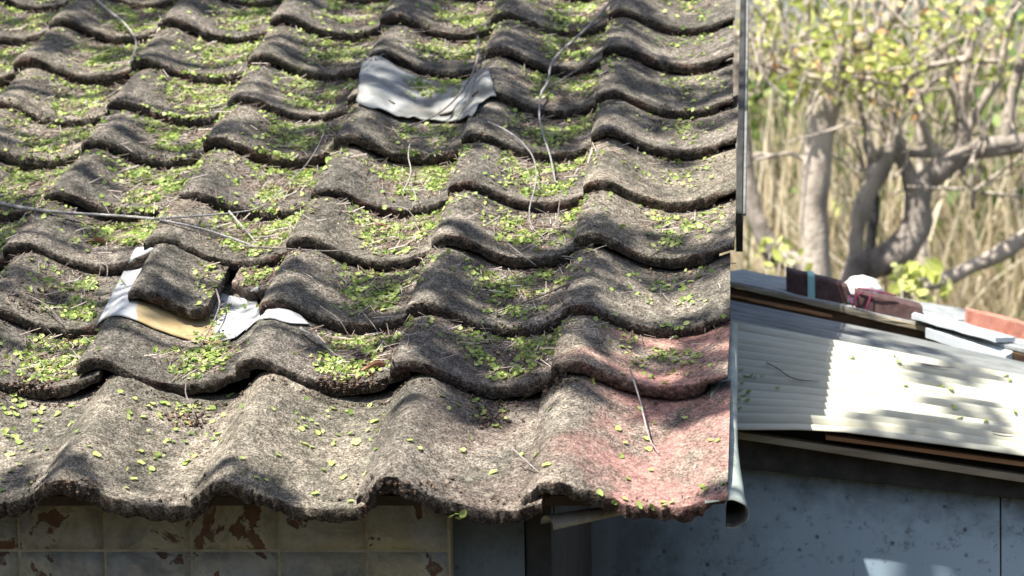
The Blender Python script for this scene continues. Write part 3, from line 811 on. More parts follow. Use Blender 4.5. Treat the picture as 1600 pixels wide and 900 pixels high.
# loose single leaves near the eave, at the places they lie in the photo
SPOTS = [(20, 712), (30, 693), (48, 757), (139, 699), (219, 707), (247, 713), (220, 725), (237, 735), (208, 750), (197, 764), (262, 690), (270, 692), (293, 722), (378, 718), (433, 712),
         (475, 695), (486, 700), (470, 672), (462, 660), (518, 726), (505, 736), (555, 695), (558, 692), (537, 748), (572, 741), (548, 785), (492, 773), (655, 702), (722, 705), (733, 686), (770, 740),
         (815, 712), (839, 711), (976, 694), (1013, 704), (1017, 737), (971, 715), (980, 750), (855, 728), (1110, 690), (1122, 690), (936, 772), (960, 783), (975, 781), (1021, 790), (1038, 791), (1050, 787), (1035, 787),
         (1098, 762), (1102, 768), (1130, 758), (998, 790), (712, 800), (718, 806), (724, 802), (706, 803), (199, 650), (201, 645), (200, 655), (340, 680), (348, 690), (400, 748), (415, 752), (150, 712), (90, 650), (1022, 664), (1010, 687), (965, 672),
         (925, 590), (900, 595), (1040, 600), (1000, 640), (860, 640), (700, 640), (690, 620), (740, 630), (820, 625), (640, 690), (585, 660), (360, 620), (520, 640), (425, 640), (20, 620), (32, 626), (12, 648), (25, 650), (5, 640), (1070, 655)]
lv = np.array([[0, 0, 0]]); meshes = []
for i in range(6):
    V, F = leaf_geo(np.zeros((1, 3)), np.array([[0., 0, 1]]), np.array([.0118]), np.array([i * 1.1]), cup=.4, elong=1.2 + .1 * (i % 3), n=9)
    me = bpy.data.meshes.new('fallen_leaf'); me.from_pydata([tuple(v) for v in V], [], [tuple(f) for f in F]); me.materials.append(M_LEAF)
    a = me.attributes.new('tint', 'FLOAT', 'POINT'); a.data.foreach_set('value', np.full(len(V), [.35, .5, .6, .7, .45, .8][i], dtype=np.float32))
    me.polygons.foreach_set('use_smooth', [True] * len(me.polygons)); meshes.append(me)
def loose_leaf(loc, n, sc):
    o = bpy.data.objects.new('fallen_leaf', random.choice(meshes)); C.objects.link(o)
    nn = (Vector(n) + Vector([random.gauss(0, .25) for _ in range(3)])).normalized()
    o.rotation_mode = 'QUATERNION'; o.rotation_quaternion = nn.to_track_quat('Z', 'Y') @ Matrix.Rotation(random.uniform(0, 6.28), 3, 'Z').to_quaternion()
    o.location = Vector(loc) + Vector(n) * .003; o.scale = (sc,) * 3
    tag(o, 'single small round green leaf lying loose on the roof near the eave', 'leaf', 'single leaves scattered on the tiles near the eave')
for (px, py) in SPOTS:
    o_, d_ = ray(px, py); loc, n, ii, dist = BV.ray_cast(o_, d_)
    if loc is not None: loose_leaf(loc, n, random.uniform(.6, 1.0))
CL = [((290, 642), 34, 9, 30), ((760, 645), 22, 10, 16), ((1045, 517), 26, 6, 26), ((20, 632), 12, 10, 10), ((480, 668), 10, 8, 5), ((1020, 545), 22, 14, 8), ((940, 590), 20, 8, 3)]
for (cx_, cy_), sx_, sy_, n_ in CL:
    for _ in range(n_):
        o_, d_ = ray(random.gauss(cx_, sx_), random.gauss(cy_, sy_)); loc, n, ii, dist = BV.ray_cast(o_, d_)
        if loc is not None and n.dot(RN) > .3: loose_leaf(loc, n, random.uniform(.55, .95))

sheet = [o for o in C.objects if o.get('label', '').startswith('pale cream white corrugated')][0]; sm_ = sheet.data
BVS = BVHTree.FromPolygons([(sheet.matrix_world @ v.co)[:] for v in sm_.vertices], [tuple(p.vertices) for p in sm_.polygons])
for (px, py) in [(1172, 590), (1180, 592), (1192, 588), (1215, 608), (1160, 600), (1157, 612), (1163, 620), (1168, 628), (1156, 640), (1159, 580), (1404, 568), (1470, 605), (1485, 610), (1490, 636), (1492, 640), (1586, 646), (1578, 596), (1572, 589), (1540, 660), (1500, 655), (1415, 605), (1330, 560), (1165, 590), (1170, 615), (1155, 625)]:
    o_, d_ = ray(px, py); loc, n, ii, dist = BVS.ray_cast(o_, d_)
    if loc is None: continue
    o = bpy.data.objects.new('fallen_leaf', random.choice(meshes)); C.objects.link(o)
    o.rotation_mode = 'QUATERNION'; o.rotation_quaternion = Vector((random.gauss(0, .3), random.gauss(-.3, .3), 1)).to_track_quat('Z', 'Y'); o.location = loc + Vector((0, 0, .004)); o.scale = (random.uniform(.6, 1.0),) * 3
    tag(o, 'single small green leaf lying on the pale corrugated sheet', 'leaf', 'single leaves on the pale corrugated sheet')
for pts_, lab in (([(1198, 571), (1215, 580), (1232, 592), (1250, 598), (1280, 600)], 'thin dark twig in the shaded part of the corrugated sheet'), ([(1382, 545), (1395, 556), (1403, 566), (1412, 576)], 'short thin twig near the back of the corrugated sheet'),
                  ([(1440, 573), (1465, 577), (1492, 579)], 'faint pale twig lying along the ribs of the corrugated sheet'), ([(1550, 678), (1565, 681), (1582, 682)], 'short dark stick near the front edge of the corrugated sheet')):
    P = []
    for q in pts_:
        o_, d_ = ray(*q); loc, n, ii, dist = BVS.ray_cast(o_, d_)
        if loc is not None: P.append(loc + Vector((0, -.002, .006)))
    tag(mesh_obj('twig', *tube_geo(P, [.0013] * (len(P) - 1) + [.0007], 6, 5, .15, 1), M_TWIG), lab, 'twig')

# ------------------------------------------------------------------ debris crumbs, bits of twig, dead leaves
def crumbs(P, Nn, size, seed):
    rng = np.random.default_rng(seed); m = len(P)
    base = np.array([(1, 0, 0), (-1, 0, 0), (0, 1, 0), (0, -1, 0), (0, 0, 1), (0, 0, -1)], float)
    f = np.array([(0, 2, 4), (2, 1, 4), (1, 3, 4), (3, 0, 4), (2, 0, 5), (1, 2, 5), (3, 1, 5), (0, 3, 5)])
    s3 = rng.uniform(.5, 1.3, (m, 1, 3)); V = base[None] * s3 * size[:, None, None] * rng.uniform(.6, 1.3, (m, 6, 1))
    a = rng.uniform(0, 6.28, m); ca, sa = np.cos(a), np.sin(a)
    X = V[:, :, 0] * ca[:, None] - V[:, :, 1] * sa[:, None]; Y = V[:, :, 0] * sa[:, None] + V[:, :, 1] * ca[:, None]
    V = np.stack([X, Y * .9 + V[:, :, 2] * .3, V[:, :, 2]], 2) + P[:, None]
    F = (np.arange(m) * 6)[:, None, None] + f[None]
    return V.reshape(-1, 3), F.reshape(-1, 3), np.repeat(rng.random(m), 6)
DC = {r_: [int(c * 1.6) + (4 if r_ else 0) for c in cs] for r_, cs in COUNT.items()}; DC[0] = [0, 60, 40, 60, 40, 20]; DC[1][0] = 0
P, Nn = scatter(DC, spread=.046, seed=5, thr=-.3, leaves=False)
V, F, t = crumbs(P, Nn, RNG.uniform(.0009, .0032, len(P)), 1)
geoV = [V]; geoF = [F]; geoT = [t]; off = len(V)
# mossy crumbs under and on the front edges of the tiles
P = []
for row in range(0, 10):
    for k in range(0, 8):
        for _ in range(240 if row == 0 else (110 if k else 25)):
            x = x0 - k * W + RNG.uniform(-.03, .262)
            if row == 0:
                h = float(smooth_prof(np.array([min(max(x - (x0 - k * W), -.05), .266)]), PH0)[0]) - .006 + .034
                P.append(tuple(rw(x, U[0] + RNG.normal(0, .004), h - RNG.uniform(-.001, .026)))); continue
            loc, n = drop(x, U[row] - RNG.uniform(.001, .010))
            if loc is None: continue
            xx = x - (x0 - k * W)
            if RNG.random() < (1.0 if .08 < xx < .24 else .35): P.append(tuple(loc + RN * RNG.uniform(0, .008)))
P = np.array(P); P = P[~on_sheets(P, RNG, False)]; V, F, t = crumbs(P, P, RNG.uniform(.0010, .0034, len(P)), 2)
geoV.append(V); geoF.append(F + off); geoT.append(t * .6); off += len(V)
# clods where soil has washed out of the joints
clods = [((540, 600), 26, 8, 260), ((560, 565), 22, 7, 160), ((765, 652), 16, 9, 90), ((295, 655), 18, 8, 90), ((45, 605), 26, 8, 150), ((100, 540), 14, 8, 60), ((70, 470), 30, 10, 120), ((600, 372), 14, 8, 60), ((860, 600), 14, 6, 60), ((120, 762), 26, 8, 60), ((640, 765), 40, 8, 90)]
for (cx_, cy_), sx_, sy_, n_ in clods:
    P = []
    for _ in range(n_):
        p = hit(random.gauss(cx_, sx_), random.gauss(cy_, sy_))
        if p is not None: P.append(tuple(p + RN * abs(random.gauss(0, .004))))
    if len(P) < 3: continue
    P = np.array(P); V, F, t = crumbs(P, P, RNG.uniform(.0015, .0050, len(P)), n_)
    geoV.append(V); geoF.append(F + off); geoT.append(t * .75); off += len(V)
o = quick_mesh('debris', np.concatenate(geoV), np.concatenate(geoF), M_DEBRIS, {'tint': np.concatenate(geoT)}); tag(o, 'brown crumbs of soil and moss in the joints and pans of the roof', kind='stuff')
# twig litter: short thin straws
P, Nn = scatter({r_: [int(c * .26) for c in cs] for r_, cs in COUNT.items() if r_}, spread=.05, seed=9, thr=-.4)
m = len(P); L = RNG.uniform(.012, .05, m); a = RNG.uniform(0, 3.14, m); wd = RNG.uniform(.0005, .0011, m)
D = np.stack([np.cos(a), np.sin(a) * .93, np.sin(a) * .37], 1) + RNG.normal(0, .15, (m, 3)); D /= np.linalg.norm(D, axis=1)[:, None]
B = np.cross(D, Nn); B /= np.linalg.norm(B, axis=1)[:, None]; Cc = np.cross(B, D)
ctr = P + Nn * RNG.uniform(.002, .009, m)[:, None]
V = np.zeros((m, 6, 3)); 
for e, sgn in enumerate((-1, 1)):
    for q in range(3):
        t = 2 * math.pi * q / 3; V[:, e * 3 + q] = ctr + D * (L * .5 * sgn)[:, None] + (B * math.cos(t) + Cc * math.sin(t)) * wd[:, None]
f = np.array([(0, 1, 4, 3), (1, 2, 5, 4), (2, 0, 3, 5)])
o = quick_mesh('twig_litter', V.reshape(-1, 3), ((np.arange(m) * 6)[:, None, None] + f[None]).reshape(-1, 4), mat_attr('straw', [(0, (.12, .09, .07)), (.5, (.26, .2, .16)), (1, (.5, .45, .4))]), {'tint': np.repeat(RNG.random(m), 6)})
tag(o, 'thin broken bits of twig and straw lying in the tile pans', kind='stuff')
# curled dead leaves
M_DEAD = mat_plain('dead_leaf', (.17, .075, .045), (.36, .19, .13), 60, .6, .5, .002)
dead = [((150, 381), .04, 20, 'curled red brown dead leaf in the pan left of the broken tile'), ((592, 357), .035, -15, 'long curled brown dead leaf in the middle pan of the roof'), ((604, 364), .03, 25, 'brown dead leaf beside the long curled one in the middle pan'),
        ((585, 578), .045, 10, 'crumbled brown dead leaf lying over the front of a pan at the second row'), ((108, 540), .03, 35, 'dull brown curled leaf by the left end of the roof'), ((424, 294), .022, 80, 'small upright dead leaf among leaves left of centre')]
for (px, py), L_, ang, lab in dead:
    o_, d_ = ray(px, py); loc, n, ii, dist = BV.ray_cast(o_, d_)
    V = []; F = []; nx, ny = 9, 6; ex = Vector((math.cos(R(ang)), math.sin(R(ang)) * .9, 0)); ex = (ex - n * ex.dot(n)).normalized(); ey = n.cross(ex)
    for i in range(nx):
        s_ = i / (nx - 1); wdt = L_ * .36 * math.sin(math.pi * (s_ * .9 + .06))
        for j in range(ny):
            t = j / (ny - 1) * 2 - 1; c_ = 1.9 * t
            V.append(loc + ex * (s_ - .5) * L_ + ey * math.sin(c_) * wdt * .5 + n * (.002 + wdt * .6 * (1 - math.cos(c_)) + .003 * math.sin(s_ * 5 + t * 3)))
    for i in range(nx - 1):
        for j in range(ny - 1): a_ = i * ny + j; F.append((a_, a_ + ny, a_ + ny + 1, a_ + 1))
    tag(mesh_obj('dead_leaf', V, F, M_DEAD), lab, 'dead leaf')

# ------------------------------------------------------------------ named twigs, traced where they lie
def twig(pts, r0, r1, lab, mat=None, lift=.008, forks=()):
    def path(pp, lf):
        pp = [q[:2] for q in pp]; L_ = sum(math.hypot(pp[i + 1][0] - pp[i][0], pp[i + 1][1] - pp[i][1]) for i in range(len(pp) - 1))
        cc = catmull([Vector((q[0], q[1], 0)) for q in pp], 8); C2 = interp_poly([(c.x, c.y) for c in cc], max(6, int(L_ / 9)))
        ds = []; dirs = []
        for (x, y) in C2:
            o_, d_ = ray(x, y); loc, n_, ii, dist = BV.ray_cast(o_, d_); dirs.append(d_); ds.append(dist if loc is not None else (ds[-1] if ds else 4.5))
        ds = np.array(ds); k_ = 2; m_ = np.array([ds[max(0, i - k_):i + k_ + 1].min() for i in range(len(ds))])
        for _ in range(2): m_ = np.convolve(np.pad(m_, 2, mode='edge'), [.15, .2, .3, .2, .15], 'valid')
        m_ = np.minimum(m_, ds) - lf * .9
        return [CP + d_ * t_ for d_, t_ in zip(dirs, m_)]
    P = path(pts, lift); n = len(P); gs = [tube_geo(P, list(np.linspace(r0, r1, n)), 7, 2, .2, int(pts[0][0]))]
    for fk in forks:
        Q = path(fk, lift); gs.append(tube_geo(Q, list(np.linspace(r1 * 1.0 if r1 > .0009 else .0009, .0006, len(Q))), 6, 2, .15, 3))
    V, F = merge(gs)
    tag(mesh_obj('twig', V, F, mat or M_TWIG), lab, 'twig')
twig([(-30, 310), (40, 325), (110, 333), (180, 337), (240, 342), (300, 354), (350, 368), (400, 386)], .0036, .0020, 'long grey twig running across the tiles from the left edge', M_TWIG_GREY, lift=.02,
     forks=[[(240, 342), (300, 338), (360, 333), (410, 322), (450, 286), (480, 255), (500, 222), (511, 190)]])
twig([(375, 384), (440, 388), (500, 392), (550, 390), (602, 382)], .0016, .0008, 'thin dark twig crossing the crest right of the small shard', lift=.012)
twig([(140, -12), (165, 12), (190, 32), (206, 50), (213, 68), (208, 86), (200, 101)], .0030, .0018, 'smooth pale hooked stem at the top left of the roof', M_TWIG_PALE, .03)
twig([(962, -8), (935, 25), (905, 55), (872, 85), (860, 105), (856, 128), (845, 148), (843, 185), (850, 215), (860, 245), (868, 285)], .0034, .0018, 'long grey stem lying down the roof near the right, bent midway', M_TWIG_GREY, lift=.012)
twig([(950, 70), (915, 100), (885, 120), (856, 138)], .0030, .0018, 'short straight twig meeting the long grey stem near the right', lift=.018)
twig([(746, 56), (748, 80), (742, 105), (730, 130), (706, 160), (675, 183), (640, 198), (608, 212)], .0032, .0012, 'twig lying over the crumpled grey sheet', lift=.016, forks=[[(748, 100), (735, 150), (715, 185), (690, 225), (660, 250)]])
twig([(762, 190), (790, 203), (815, 222), (833, 246), (838, 275), (834, 300), (827, 330), (832, 355), (850, 372)], .0018, .0010, 'wavy thin twig hanging down the pan below the grey sheet', M_TWIG_GREY, lift=.012)
twig([(875, 313), (872, 335), (873, 358)], .0013, .0011, 'short upright twig in the pan right of the wavy twig', lift=.01)
twig([(984, 575), (992, 600), (1001, 630), (1010, 668), (1018, 692), (1030, 708)], .0018, .0009, 'pale straight stem over the pink red eave tile', M_TWIG_PALE, .012)
twig([(469, 513), (487, 524), (505, 538), (526, 556)], .0030, .0020, 'thick whitish stick beside the white rounded patch end', M_TWIG_PALE, .008)
twig([(358, 330), (372, 346), (388, 364), (402, 382)], .0020, .0014, 'short pale stick crossing below the long grey twig', M_TWIG_PALE, .012)
twig([(890, 443), (860, 456), (830, 468), (795, 480), (755, 497)], .0016, .0009, 'straight thin twig across the pan above the pink red tile', lift=.01, forks=[[(748, 498), (760, 520), (775, 545), (798, 570)]])
twig([(785, 370), (800, 386), (818, 400), (838, 415)], .0014, .0009, 'small curved twig under the wavy one', M_TWIG_PALE, .01)
twig([(630, 300), (642, 270), (638, 245), (640, 225)], .0016, .0010, 'small pale forked twig standing in the centre pan', M_TWIG_PALE, .02, forks=[[(642, 290), (650, 310), (640, 330)], [(600, 322), (632, 325), (652, 345)]])
twig([(145, 388), (158, 402), (168, 418), (166, 440)], .0014, .0009, 'arched grey twig left of the white patch', lift=.012, forks=[[(156, 395), (157, 420), (150, 445)]])
twig([(40, 460), (70, 475), (90, 495), (100, 510)], .0014, .0009, 'bent twig in the leafy pan at the left edge', lift=.012, forks=[[(60, 500), (75, 515), (88, 530)]])
twig([(338, 452), (343, 475), (335, 500), (322, 525), (310, 545)], .0018, .0010, 'dark twig between the leaves on the white patch', lift=.012)
twig([(292, 590), (290, 615), (300, 635), (308, 660)], .0013, .0008, 'thin grey root hanging over the tile edge to the eave', lift=.008, forks=[[(272, 616), (292, 624)]])
twig([(500, 478), (530, 500), (545, 525)], .0013, .0008, 'thin bent twig in the pan above the brown crumbled leaf', lift=.012, forks=[[(560, 480), (585, 510), (600, 535), (618, 548)]])
twig([(800, 700), (822, 720), (842, 738)], .0010, .0007, 'hair thin pale stem on the eave tile left of the pink red one', M_TWIG_PALE, .003)

# ------------------------------------------------------------------ background trees
M_BARK1 = mat_bark('grey_tan_bark', (.20, .17, .14), (.62, .54, .45), 9)
M_BARK2 = mat_bark('dark_grey_bark', (.09, .078, .068), (.48, .42, .36), 9)  # bark mottling, both ramps widened to paint in sunlit and shaded patches
M_BGLEAF = mat_leaf('young_yellow_leaf', [(0, (.30, .36, .08)), (.5, (.58, .62, .18)), (.82, (.72, .72, .34)), (.94, (.75, .50, .22)), (1, (.75, .36, .18))], .45)
def limb(pts, Y, name, mat, parent, sides=12, wob=.14, knob=.22, label=None):
    P = []; rad = []
    for i, q in enumerate(pts):
        y = Y + (q[3] if len(q) > 3 else 0); p_ = at(q[0], q[1], y); P.append(p_); rad.append(q[2] / 2 / pxm(p_))
    o = mesh_obj(name, *tube_geo(P, rad, sides, 6, wob, int(pts[0][0]) + int(pts[0][1]), knob), mat, parent)
    if label: o['label'] = label
    return o, P
def leafmesh(centres, per, spread, size, parent, mat=M_BGLEAF, name='foliage', tl=0, th_=1):
    P = np.repeat(np.array([tuple(c) for c in centres]), per, 0); m = len(P)
    P = P + RNG.normal(0, spread, (m, 3)); Nn = RNG.normal(0, 1, (m, 3)) + np.array([0, -.3, .6])
    V, F = leaf_geo(P, Nn, RNG.uniform(size * .6, size * 1.3, m), RNG.uniform(0, 6.28, m), cup=.2, elong=1.5, n=6)
    V[:, 2] -= 0
    return quick_mesh(name, V, F, mat, {'tint': np.repeat(tl + (th_ - tl) * RNG.random(m) ** 1.2, 7)}, parent)
YT = 6.0
def px_tree(name, loc, label):
    e = empty(name, loc); tag(e, label, 'tree'); return e
def base_pt(px, Y):
    p = at(px, 450, Y); return Vector((p.x, Y, -1.9 if Y < 6.3 else -1.85))
# upright tree
tA = px_tree('tree', base_pt(1276, YT), 'pale barked upright trunk rising just right of the roof edge')
limb([(1278, 1250, 56), (1276, 800, 50), (1276, 430, 44), (1272, 340, 41), (1278, 250, 42), (1290, 160, 44), (1296, 130, 36)], YT, 'trunk', M_BARK1, tA, 16)
for b in [[(1294, 150, 34), (1315, 92, 30), (1345, 66, 26), (1380, 38, 24), (1402, 8, 20), (1412, -60, 16)], [(1294, 150, 24), (1282, 105, 18), (1240, 84, 14), (1200, 70, 13), (1150, 52, 12)],
          [(1300, 140, 18), (1340, 120, 11), (1400, 135, 9), (1440, 108, 9), (1500, 95, 9), (1560, 96, 7)], [(1310, 100, 14), (1302, 60, 12), (1280, 20, 10), (1262, -30, 8)],
          [(1246, 86, 10), (1232, 50, 9), (1208, 20, 8), (1185, -30, 7)], [(1256, 60, 10), (1262, 30, 10), (1260, -30, 9)], [(1285, 122, 12), (1225, 112, 9), (1165, 90, 8)], [(1345, 66, 12), (1330, 30, 9), (1350, -20, 7)],
          [(1375, 40, 10), (1365, 5, 8), (1375, -50, 7)], [(1290, 128, 8), (1240, 108, 6), (1195, 98, 5)], [(1270, 255, 8), (1230, 240, 6), (1180, 250, 5)]]:
    limb(b, YT, 'branch', M_BARK1 if b[0][2] < 30 else M_BARK2, tA, 8)
# thick curved tree
tB = px_tree('tree', base_pt(1335, YT + .3), 'gnarled tree with thick trunk curving up to the right')
limb([(1300, 1200, 80), (1310, 700, 70), (1335, 440, 44), (1362, 415, 48), (1405, 393, 50), (1432, 350, 47), (1436, 300, 40), (1462, 272, 38), (1498, 243, 32), (1540, 228, 28), (1600, 222, 26), (1680, 235, 20)], YT + .2, 'trunk', M_BARK2, tB, 16, .16, .3)
for b in [[(1333, 425, 18), (1338, 370, 25), (1352, 310, 28), (1375, 268, 28), (1390, 240, 22), (1400, 195, 14), (1375, 158, 11), (1340, 130, 8)],
          [(1432, 305, 30), (1415, 260, 24), (1400, 225, 20), (1370, 245, 14)], [(1492, 250, 26), (1506, 205, 24), (1488, 130, 13), (1470, 60, 12), (1458, -30, 10)],
          [(1508, 210, 16), (1535, 160, 14), (1560, 118, 13), (1572, 60, 10), (1590, -20, 8)], [(1500, 190, 16), (1508, 120, 16), (1520, 50, 13), (1535, -30, 10)],
          [(1570, 225, 18), (1578, 165, 18), (1592, 110, 18), (1610, 40, 14)], [(1468, 268, 14), (1445, 200, 13), (1425, 160, 11), (1408, 120, 9)],
          [(1415, 262, 16), (1405, 210, 13), (1385, 170, 10)], [(1600, 225, 26), (1530, 240, 18), (1460, 240, 14), (1415, 240, 12)], [(1372, 255, 10), (1352, 200, 9), (1340, 150, 8)],
          [(1505, 275, 12), (1502, 230, 10), (1488, 190, 7)], [(1398, 255, 10), (1396, 200, 8), (1404, 160, 6)], [(1545, 100, 8), (1500, 92, 8), (1440, 108, 8), (1410, 125, 6)]]:
    limb(b, YT + .2, 'branch', M_BARK1 if b[0][2] < 20 else M_BARK2, tB, 8)
def twiggery(parent, n, box, Y, seed, mat):
    rng = random.Random(seed); gs = []
    for i in range(n):
        x, y = rng.uniform(box[0], box[2]), rng.uniform(box[1], box[3]); yy = Y + rng.uniform(-.5, .5)
        a = math.radians(rng.gauss(90, 38)); L_ = rng.uniform(60, 170); r = rng.uniform(2.2, 5.5) / 2 / 400
        p0_ = at(x, y, yy); p1_ = at(x + math.cos(a) * L_ * .5 + rng.gauss(0, 10), y - math.sin(a) * L_ * .5, yy); p2_ = at(x + math.cos(a) * L_, y - math.sin(a) * L_, yy + rng.gauss(0, .1))
        gs.append(tube_geo([p0_, p1_, p2_], [r * 1.3, r, r * .5], 5, 4))
        for _ in range(2):
            q = p0_.lerp(p2_, rng.uniform(.3, .8)); a2 = a + rng.gauss(0, .8); L2 = rng.uniform(.05, .16)
            gs.append(tube_geo([q, q + Vector((math.cos(a2) * L2, rng.gauss(0, .03), math.sin(a2) * L2))], [r * .7, r * .4], 4, 2))
    o = mesh_obj('twigs', *merge(gs), mat, parent); o['kind'] = 'stuff'
twiggery(tA, 80, (1150, 0, 1420, 190), YT, 5, M_BARK1)
twiggery(tB, 100, (1350, 0, 1640, 330), YT + .3, 6, M_BARK1)
# leaning trunk at the roof edge
tC = px_tree('tree', base_pt(1260, YT - .3), 'grey leaning trunk curving out from behind the roof edge')
limb([(1180, 1000, 40), (1300, 560, 38), (1262, 428, 34), (1212, 398, 30), (1186, 350, 26), (1172, 300, 24), (1163, 240, 26), (1150, 150, 26), (1140, 40, 22)], YT + .5, 'trunk', M_BARK2, tC, 12)
limb([(1165, 250, 14), (1188, 242, 8), (1215, 246, 5)], YT + .5, 'branch', M_BARK1, tC, 8)
# grey slender stem
tD = px_tree('tree', base_pt(1440, YT + .6), 'slim straight grey stem standing between the two big trees')
limb([(1452, 1100, 18), (1442, 400, 15), (1438, 220, 14), (1436, 100, 13), (1430, -40, 12)], YT + .6, 'trunk', M_BARK1, tD, 10, .08, .1)
# dark stub
tE = px_tree('dead_tree', base_pt(1362, YT + .9), 'blackish dead stem seen in the gap behind the gnarled tree')
limb([(1356, 1000, 20), (1360, 420, 17), (1366, 340, 16), (1362, 260, 14), (1352, 215, 12)], YT + .9, 'trunk', mat_bark('black_bark', (.015, .015, .016), (.05, .05, .055)), tE, 10)
# low arching branch on the right
tF = px_tree('tree', base_pt(1640, YT + .4), 'tree at the right edge sending a low branch down to the left')
limb([(1720, 1000, 50), (1680, 520, 40), (1650, 360, 34), (1640, 200, 28), (1655, 0, 20)], YT + .4, 'trunk', M_BARK2, tF, 12)
limb([(1650, 340, 30), (1600, 372, 26), (1560, 398, 24), (1520, 416, 20), (1480, 436, 20), (1440, 450, 16), (1400, 456, 10)], YT + .2, 'branch', M_BARK1, tF, 12)
def pts_near(n, box, Y, dY):
    return [at(random.uniform(box[0], box[2]), random.uniform(box[1], box[3]), Y + random.uniform(-dY, dY)) for _ in range(n)]
leafmesh(pts_near(10, (1160, 0, 1300, 60), YT, .3) + pts_near(15, (1170, 60, 1310, 130), YT, .3) + pts_near(9, (1290, 0, 1420, 50), YT, .3) + pts_near(16, (1270, 70, 1420, 130), YT - .2, .3), 13, .055, .026, tA)
leafmesh(pts_near(12, (1430, -10, 1610, 60), YT, .4) + pts_near(7, (1430, 60, 1600, 110), YT, .3) + pts_near(4, (1330, 120, 1420, 190), YT, .3), 12, .055, .025, tB)
# hanging sprays of twigs carrying the leaves
def shrub(label, px, py, Y, n, sp, size, dx=0):
    e = empty('shrub', base_pt(px, Y)); tag(e, label, 'shrub')
    cs = []; gs = []
    root = Vector((at(px + dx, py, Y).x, Y, -1.85))
    for i in range(n):
        c_ = at(random.gauss(px, sp), random.gauss(py, sp * .6), Y + random.uniform(-.1, .1)); cs.append(c_)
        gs.append(tube_geo([root, root.lerp(c_, .6) + Vector((random.gauss(0, .05), 0, .1)), c_], [.008, .006, .003], 5, 5))
    mesh_obj('stem', *merge(gs), M_BARK2, e); leafmesh(cs, 7, .035, size, e, tl=.2, th_=.85)
shrub('bright yellow green leaves on a low shrub behind the dark blocks', 1425, 445, 4.6, 7, 14, .034)
shrub('yellow and orange tipped leaf sprig low behind the left dark block', 1218, 398, 4.9, 4, 14, .03)
# reed thicket
def reeds():
    m = 7000; Y = RNG.uniform(7.4, 12.5, m)
    X = np.array([RNG.uniform(at(1080, 200, y).x, at(1720, 200, y).x) for y in Y])
    t = np.clip((Y - 6.3) / 9, 0, 1); z0 = -1.9 + 2.6 * t * t * (3 - 2 * t) - .1
    L = RNG.uniform(1.3, 2.7, m) * (1 - .10 * (Y - 7.4)) ; lean = RNG.normal(0, .38, m) - .15; leany = RNG.normal(0, .1, m)
    wd = RNG.uniform(.004, .019, m); n = 5; V = np.zeros((m, n, 2, 3)); an = RNG.uniform(-.9, .9, m)
    for i in range(n):
        s = i / (n - 1); cx = X + lean * L * s ** 1.6; cy = Y + leany * L * s; cz = z0 + L * s * (1 - .12 * s * np.abs(lean) * 4)
        ww = wd * (1 - .75 * s)
        for q, sg in enumerate((-1, 1)):
            V[:, i, q, 0] = cx + sg * ww * np.cos(an); V[:, i, q, 1] = cy + sg * ww * np.sin(an); V[:, i, q, 2] = cz
    F = []
    b = (np.arange(m) * n * 2)[:, None]
    for i in range(n - 1): F.append(np.concatenate([b + 2 * i, b + 2 * i + 1, b + 2 * i + 3, b + 2 * i + 2], 1))
    tt = np.clip(RNG.normal(.5, .30, m) , 0, 1)
    m_ = mat_leaf('dry_reed', [(0, (.10, .13, .05)), (.25, (.26, .21, .12)), (.55, (.52, .43, .28)), (1, (.80, .72, .54))], .25)
    tag(quick_mesh('reeds', V.reshape(-1, 3), np.concatenate(F), m_, {'tint': np.repeat(tt, n * 2)}), 'thicket of dry tan reeds and grasses behind the trees', kind='stuff')
    m = 9000; Y = RNG.uniform(8.3, 12, m); X = np.array([RNG.uniform(at(1100, 200, y).x, at(1700, 200, y).x) for y in Y])
    t = np.clip((Y - 6.3) / 9, 0, 1); Z = -1.9 + 2.6 * t * t * (3 - 2 * t) + RNG.beta(1.3, 1.5, m) * 2.3
    P = np.stack([X, Y, Z], 1); keep = noise(P, 1.7, 4) + .6 * noise(P, 4, 5) > .25; P = P[keep]; m = len(P)
    V, F = leaf_geo(P, RNG.normal(0, 1, (m, 3)) + (0, -.5, .5), RNG.uniform(.03, .075, m), RNG.uniform(0, 6.28, m), elong=2.4, cup=.1, n=6)
    tag(quick_mesh('undergrowth', V, F, mat_leaf('bush_leaf', [(0, (.05, .10, .025)), (.6, (.16, .24, .05)), (1, (.42, .44, .15))], .35), {'tint': np.repeat(RNG.random(m), 7)}), 'green leafy undergrowth mixed into the reeds', kind='stuff')
reeds()

